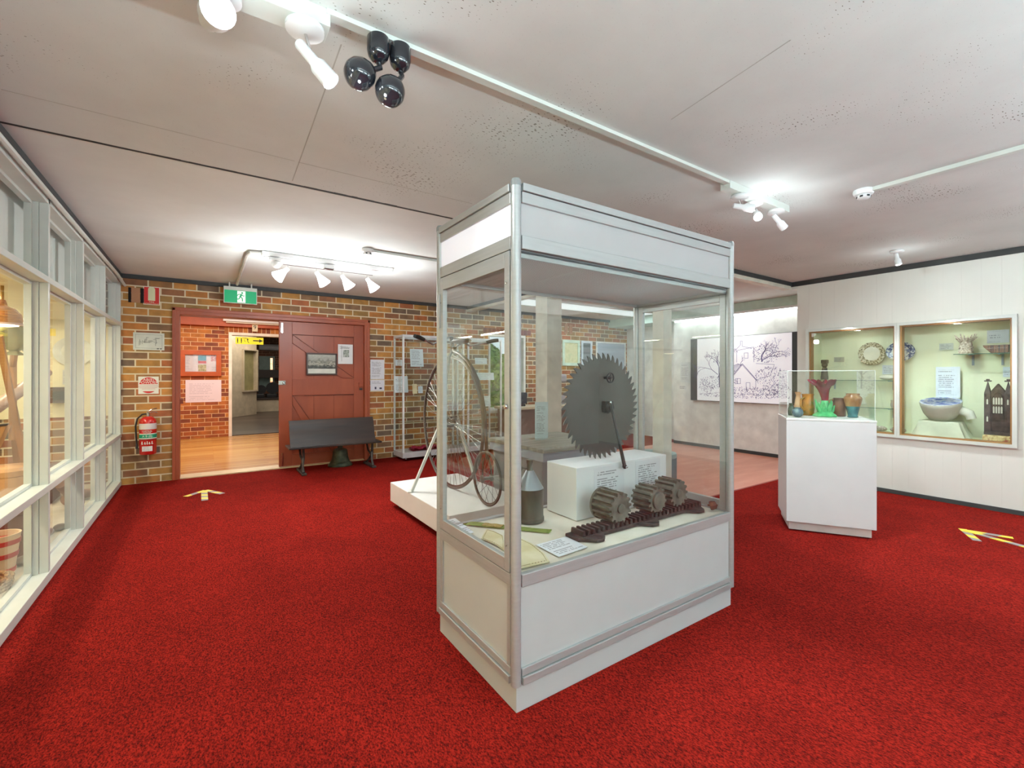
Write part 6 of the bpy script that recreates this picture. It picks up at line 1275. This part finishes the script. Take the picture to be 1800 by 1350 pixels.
MB().lathe([(.09, 0), (.10, .008), (.155, .022), (.155, .017), (.11, .0)], (pc_.x, YB-.032, pc_.z), 44, (0, -1, 0)).build('rim', CER, t, smooth=True); MB().lathe([(.098, .004), (.001, .005)], (pc_.x, YB-.032, pc_.z), 40, (0, -1, 0)).build('well', CER, t, smooth=True)
a = W(88, 681, Y=YB-.12); b_ = W(121, 708, Y=YB-.12); t = thing('dark_wall_box', ((a.x+b_.x)/2, YB-.08, b_.z), 'dark brown shallow wall box below the white platter', 'box')
MB().box(a.x, b_.x, YB-.13, YB-.03, b_.z, a.z).build('box_body', paint('dark_box_wood', S(76, 56, 48), .5), t, bevel=.004); MB().box(a.x+.02, a.x+.12, YB-.134, YB-.13, b_.z+.03, a.z-.04).build('door_panel', BLACK, t)
a = W(88, 577, Y=YB-.035); b_ = W(96, 591, Y=YB-.035); tag(card('yellow_tag', .05, .075, T((a.x+b_.x)/2, YB-.031, (a.z+b_.z)/2), paint('yellow_card', S(240, 214, 60), .6)), 'small bright yellow tag high on the end lining of the left display bay', 'tag')
sheet(110, 650, 122, 676, 'Y', YB-.031, textmat('bay_text', S(206, 206, 200), S(150, 150, 150), 9), 'grey text sheet under the white platter in the left display bay')
# ================================================================ LIGHT
world = bpy.data.worlds.new('sky'); bpy.context.scene.world = world; world.use_nodes = True; nt = world.node_tree; bg = nt.nodes['Background']
sk = nt.nodes.new('ShaderNodeTexSky'); sk.sky_type = 'HOSEK_WILKIE'; sk.turbidity = 4; sk.sun_direction = (.3, -.5, .8)
mxw = nt.nodes.new('ShaderNodeMix'); mxw.data_type = 'RGBA'; mxw.inputs[0].default_value = .6; nt.links.new(sk.outputs[0], mxw.inputs[6]); mxw.inputs[7].default_value = (.85, .92, 1, 1)
nt.links.new(mxw.outputs[2], bg.inputs[0]); bg.inputs[1].default_value = 1.3
# area light added as daylight in the unseen rear window
area_light(((BX0+BX1)/2, YK-.02, (BZ0+BZ1)/2), ((BX0+BX1)/2, 5, (BZ0+BZ1)/2), BX1-BX0-.1, BZ1-BZ0-.1, 30, (.74, .93, 1))
# uplighters added out of view behind the viewpoint to brighten the ceiling
for x, yy, pw in ((-.1, -1.3, 250), (2.2, -1.3, 85), (4.6, -1.3, 95)):
    pass
    t = thing('added_uplighter', (x, yy, ZC), 'unseen hanging uplighter trough added behind the viewpoint to brighten the ceiling', 'light fitting', 'uplighters added behind the viewpoint')
    MB().box(x-.9, x+.9, yy-.1, yy+.1, 1.56, 1.575).build('trough', DARK, t); MB().tube([(x-.8, yy, 1.575), (x-.8, yy, ZC)], .003, 6).build('wire', CHROME, t); MB().tube([(x+.8, yy, 1.575), (x+.8, yy, ZC)], .003, 6).build('wire', CHROME, t)
    area_light((x, yy, 1.60), (x, yy, 3.0), 1.7, .18, pw, (.72, .93, 1))
# strip light panel in the annexe ceiling, tubes over the mural, tubes in the showcases, fill in the big case
LP = emit('light_panel_diffuser', (.80, .94, 1, 1), .62)
lp = thing('ceiling_light_panel', (5.2, 5.6, ZC), 'long bluish white light panel in the annexe ceiling', 'light panel'); MB().box(3.75, 6.75, 5.36, 5.84, ZC-.012, ZC-.002).build('diffuser', LP, lp); MB().box(3.72, 6.78, 5.33, 5.36, ZC-.016, ZC+.0).build('edge_trim', WHITE, lp)
area_light((5.2, 5.6, ZC-.03), (5.2, 5.6, 0), 3.0, .45, 28, (.86, .95, 1))
lt2 = thing('hidden_strip_light', (AX-.1, 3.9, 2.19), 'white strip light under the mint bulkhead washing the mural wall', 'light fitting'); MB().box(AX-.15, AX-.09, 2.7, 5.1, 2.175, 2.21).build('housing', LAMPW, lt2); MB().tube([(AX-.12, 2.75, 2.160), (AX-.12, 5.05, 2.160)], .014, 8).build('tube', emit('cool_tube', (.92, 1, .98, 1), 9), lt2, smooth=True)
area_light((AX-.12, 3.9, 2.14), (AX-.02, 3.9, 1.2), .05, 2.3, 11, (.93, 1, .97))
for y in (1.24, 2.06): area_light((XR+.13, y, WZb+.035), (XR+.22, y, 1.0), .7, .06, 3.6, (.95, 1, .88)).rotation_euler.rotate_axis('Z', PI/2)
for y in (-.6, 1.4, 3.4, 5.4): area_light((-1.35, y, 1.78), (-1.35, y, 0), .12, 1.4, 19, (1, .93, .72))
area_light(((X0+X1)/2, (Y0+Y1)/2, 1.66), ((X0+X1)/2, (Y0+Y1)/2, 0), 1.2, .5, 3.2, (.9, .98, 1))  # weak fill light added below the case soffit to lift the gears
# hall and far room
area_light((.3, 8.8, 2.55), (.3, 8.8, 0), 2, 2, 85, (1, .97, .86)); area_light((1.2, 14.5, 2.55), (1.2, 14.5, 0), 1.5, 3, 60, (1, .93, .80)); area_light((1.8, YF+1.2, 3.2), (1.8, YF+3, 1.5), 4, 2, 260, (1, .97, .92))
cam = bpy.data.cameras.new('camera'); co = bpy.data.objects.new('camera', cam); C.objects.link(co)
cam.sensor_width = 36; cam.lens = FPX/1800*36; cam.shift_y = -(675-HV)/1800; cam.clip_start = .02; cam.clip_end = 100
co.location = (0, 0, EYE); co.rotation_euler = (PI/2, 0, -YAW)
sc_ = bpy.context.scene; sc_.camera = co
sc_.view_settings.view_transform = 'Standard'; sc_.view_settings.look = 'None'; sc_.view_settings.gamma = 1; sc_.view_settings.exposure = 0.3; sc_.view_settings.use_curve_mapping = False
sc_.cycles.transparent_max_bounces = 32; sc_.cycles.max_bounces = 10; sc_.cycles.diffuse_bounces = 5; sc_.cycles.glossy_bounces = 6
sc_.cycles.caustics_reflective = False; sc_.cycles.caustics_refractive = False; sc_.cycles.sample_clamp_indirect = 6
sc_.cycles.use_denoising = True
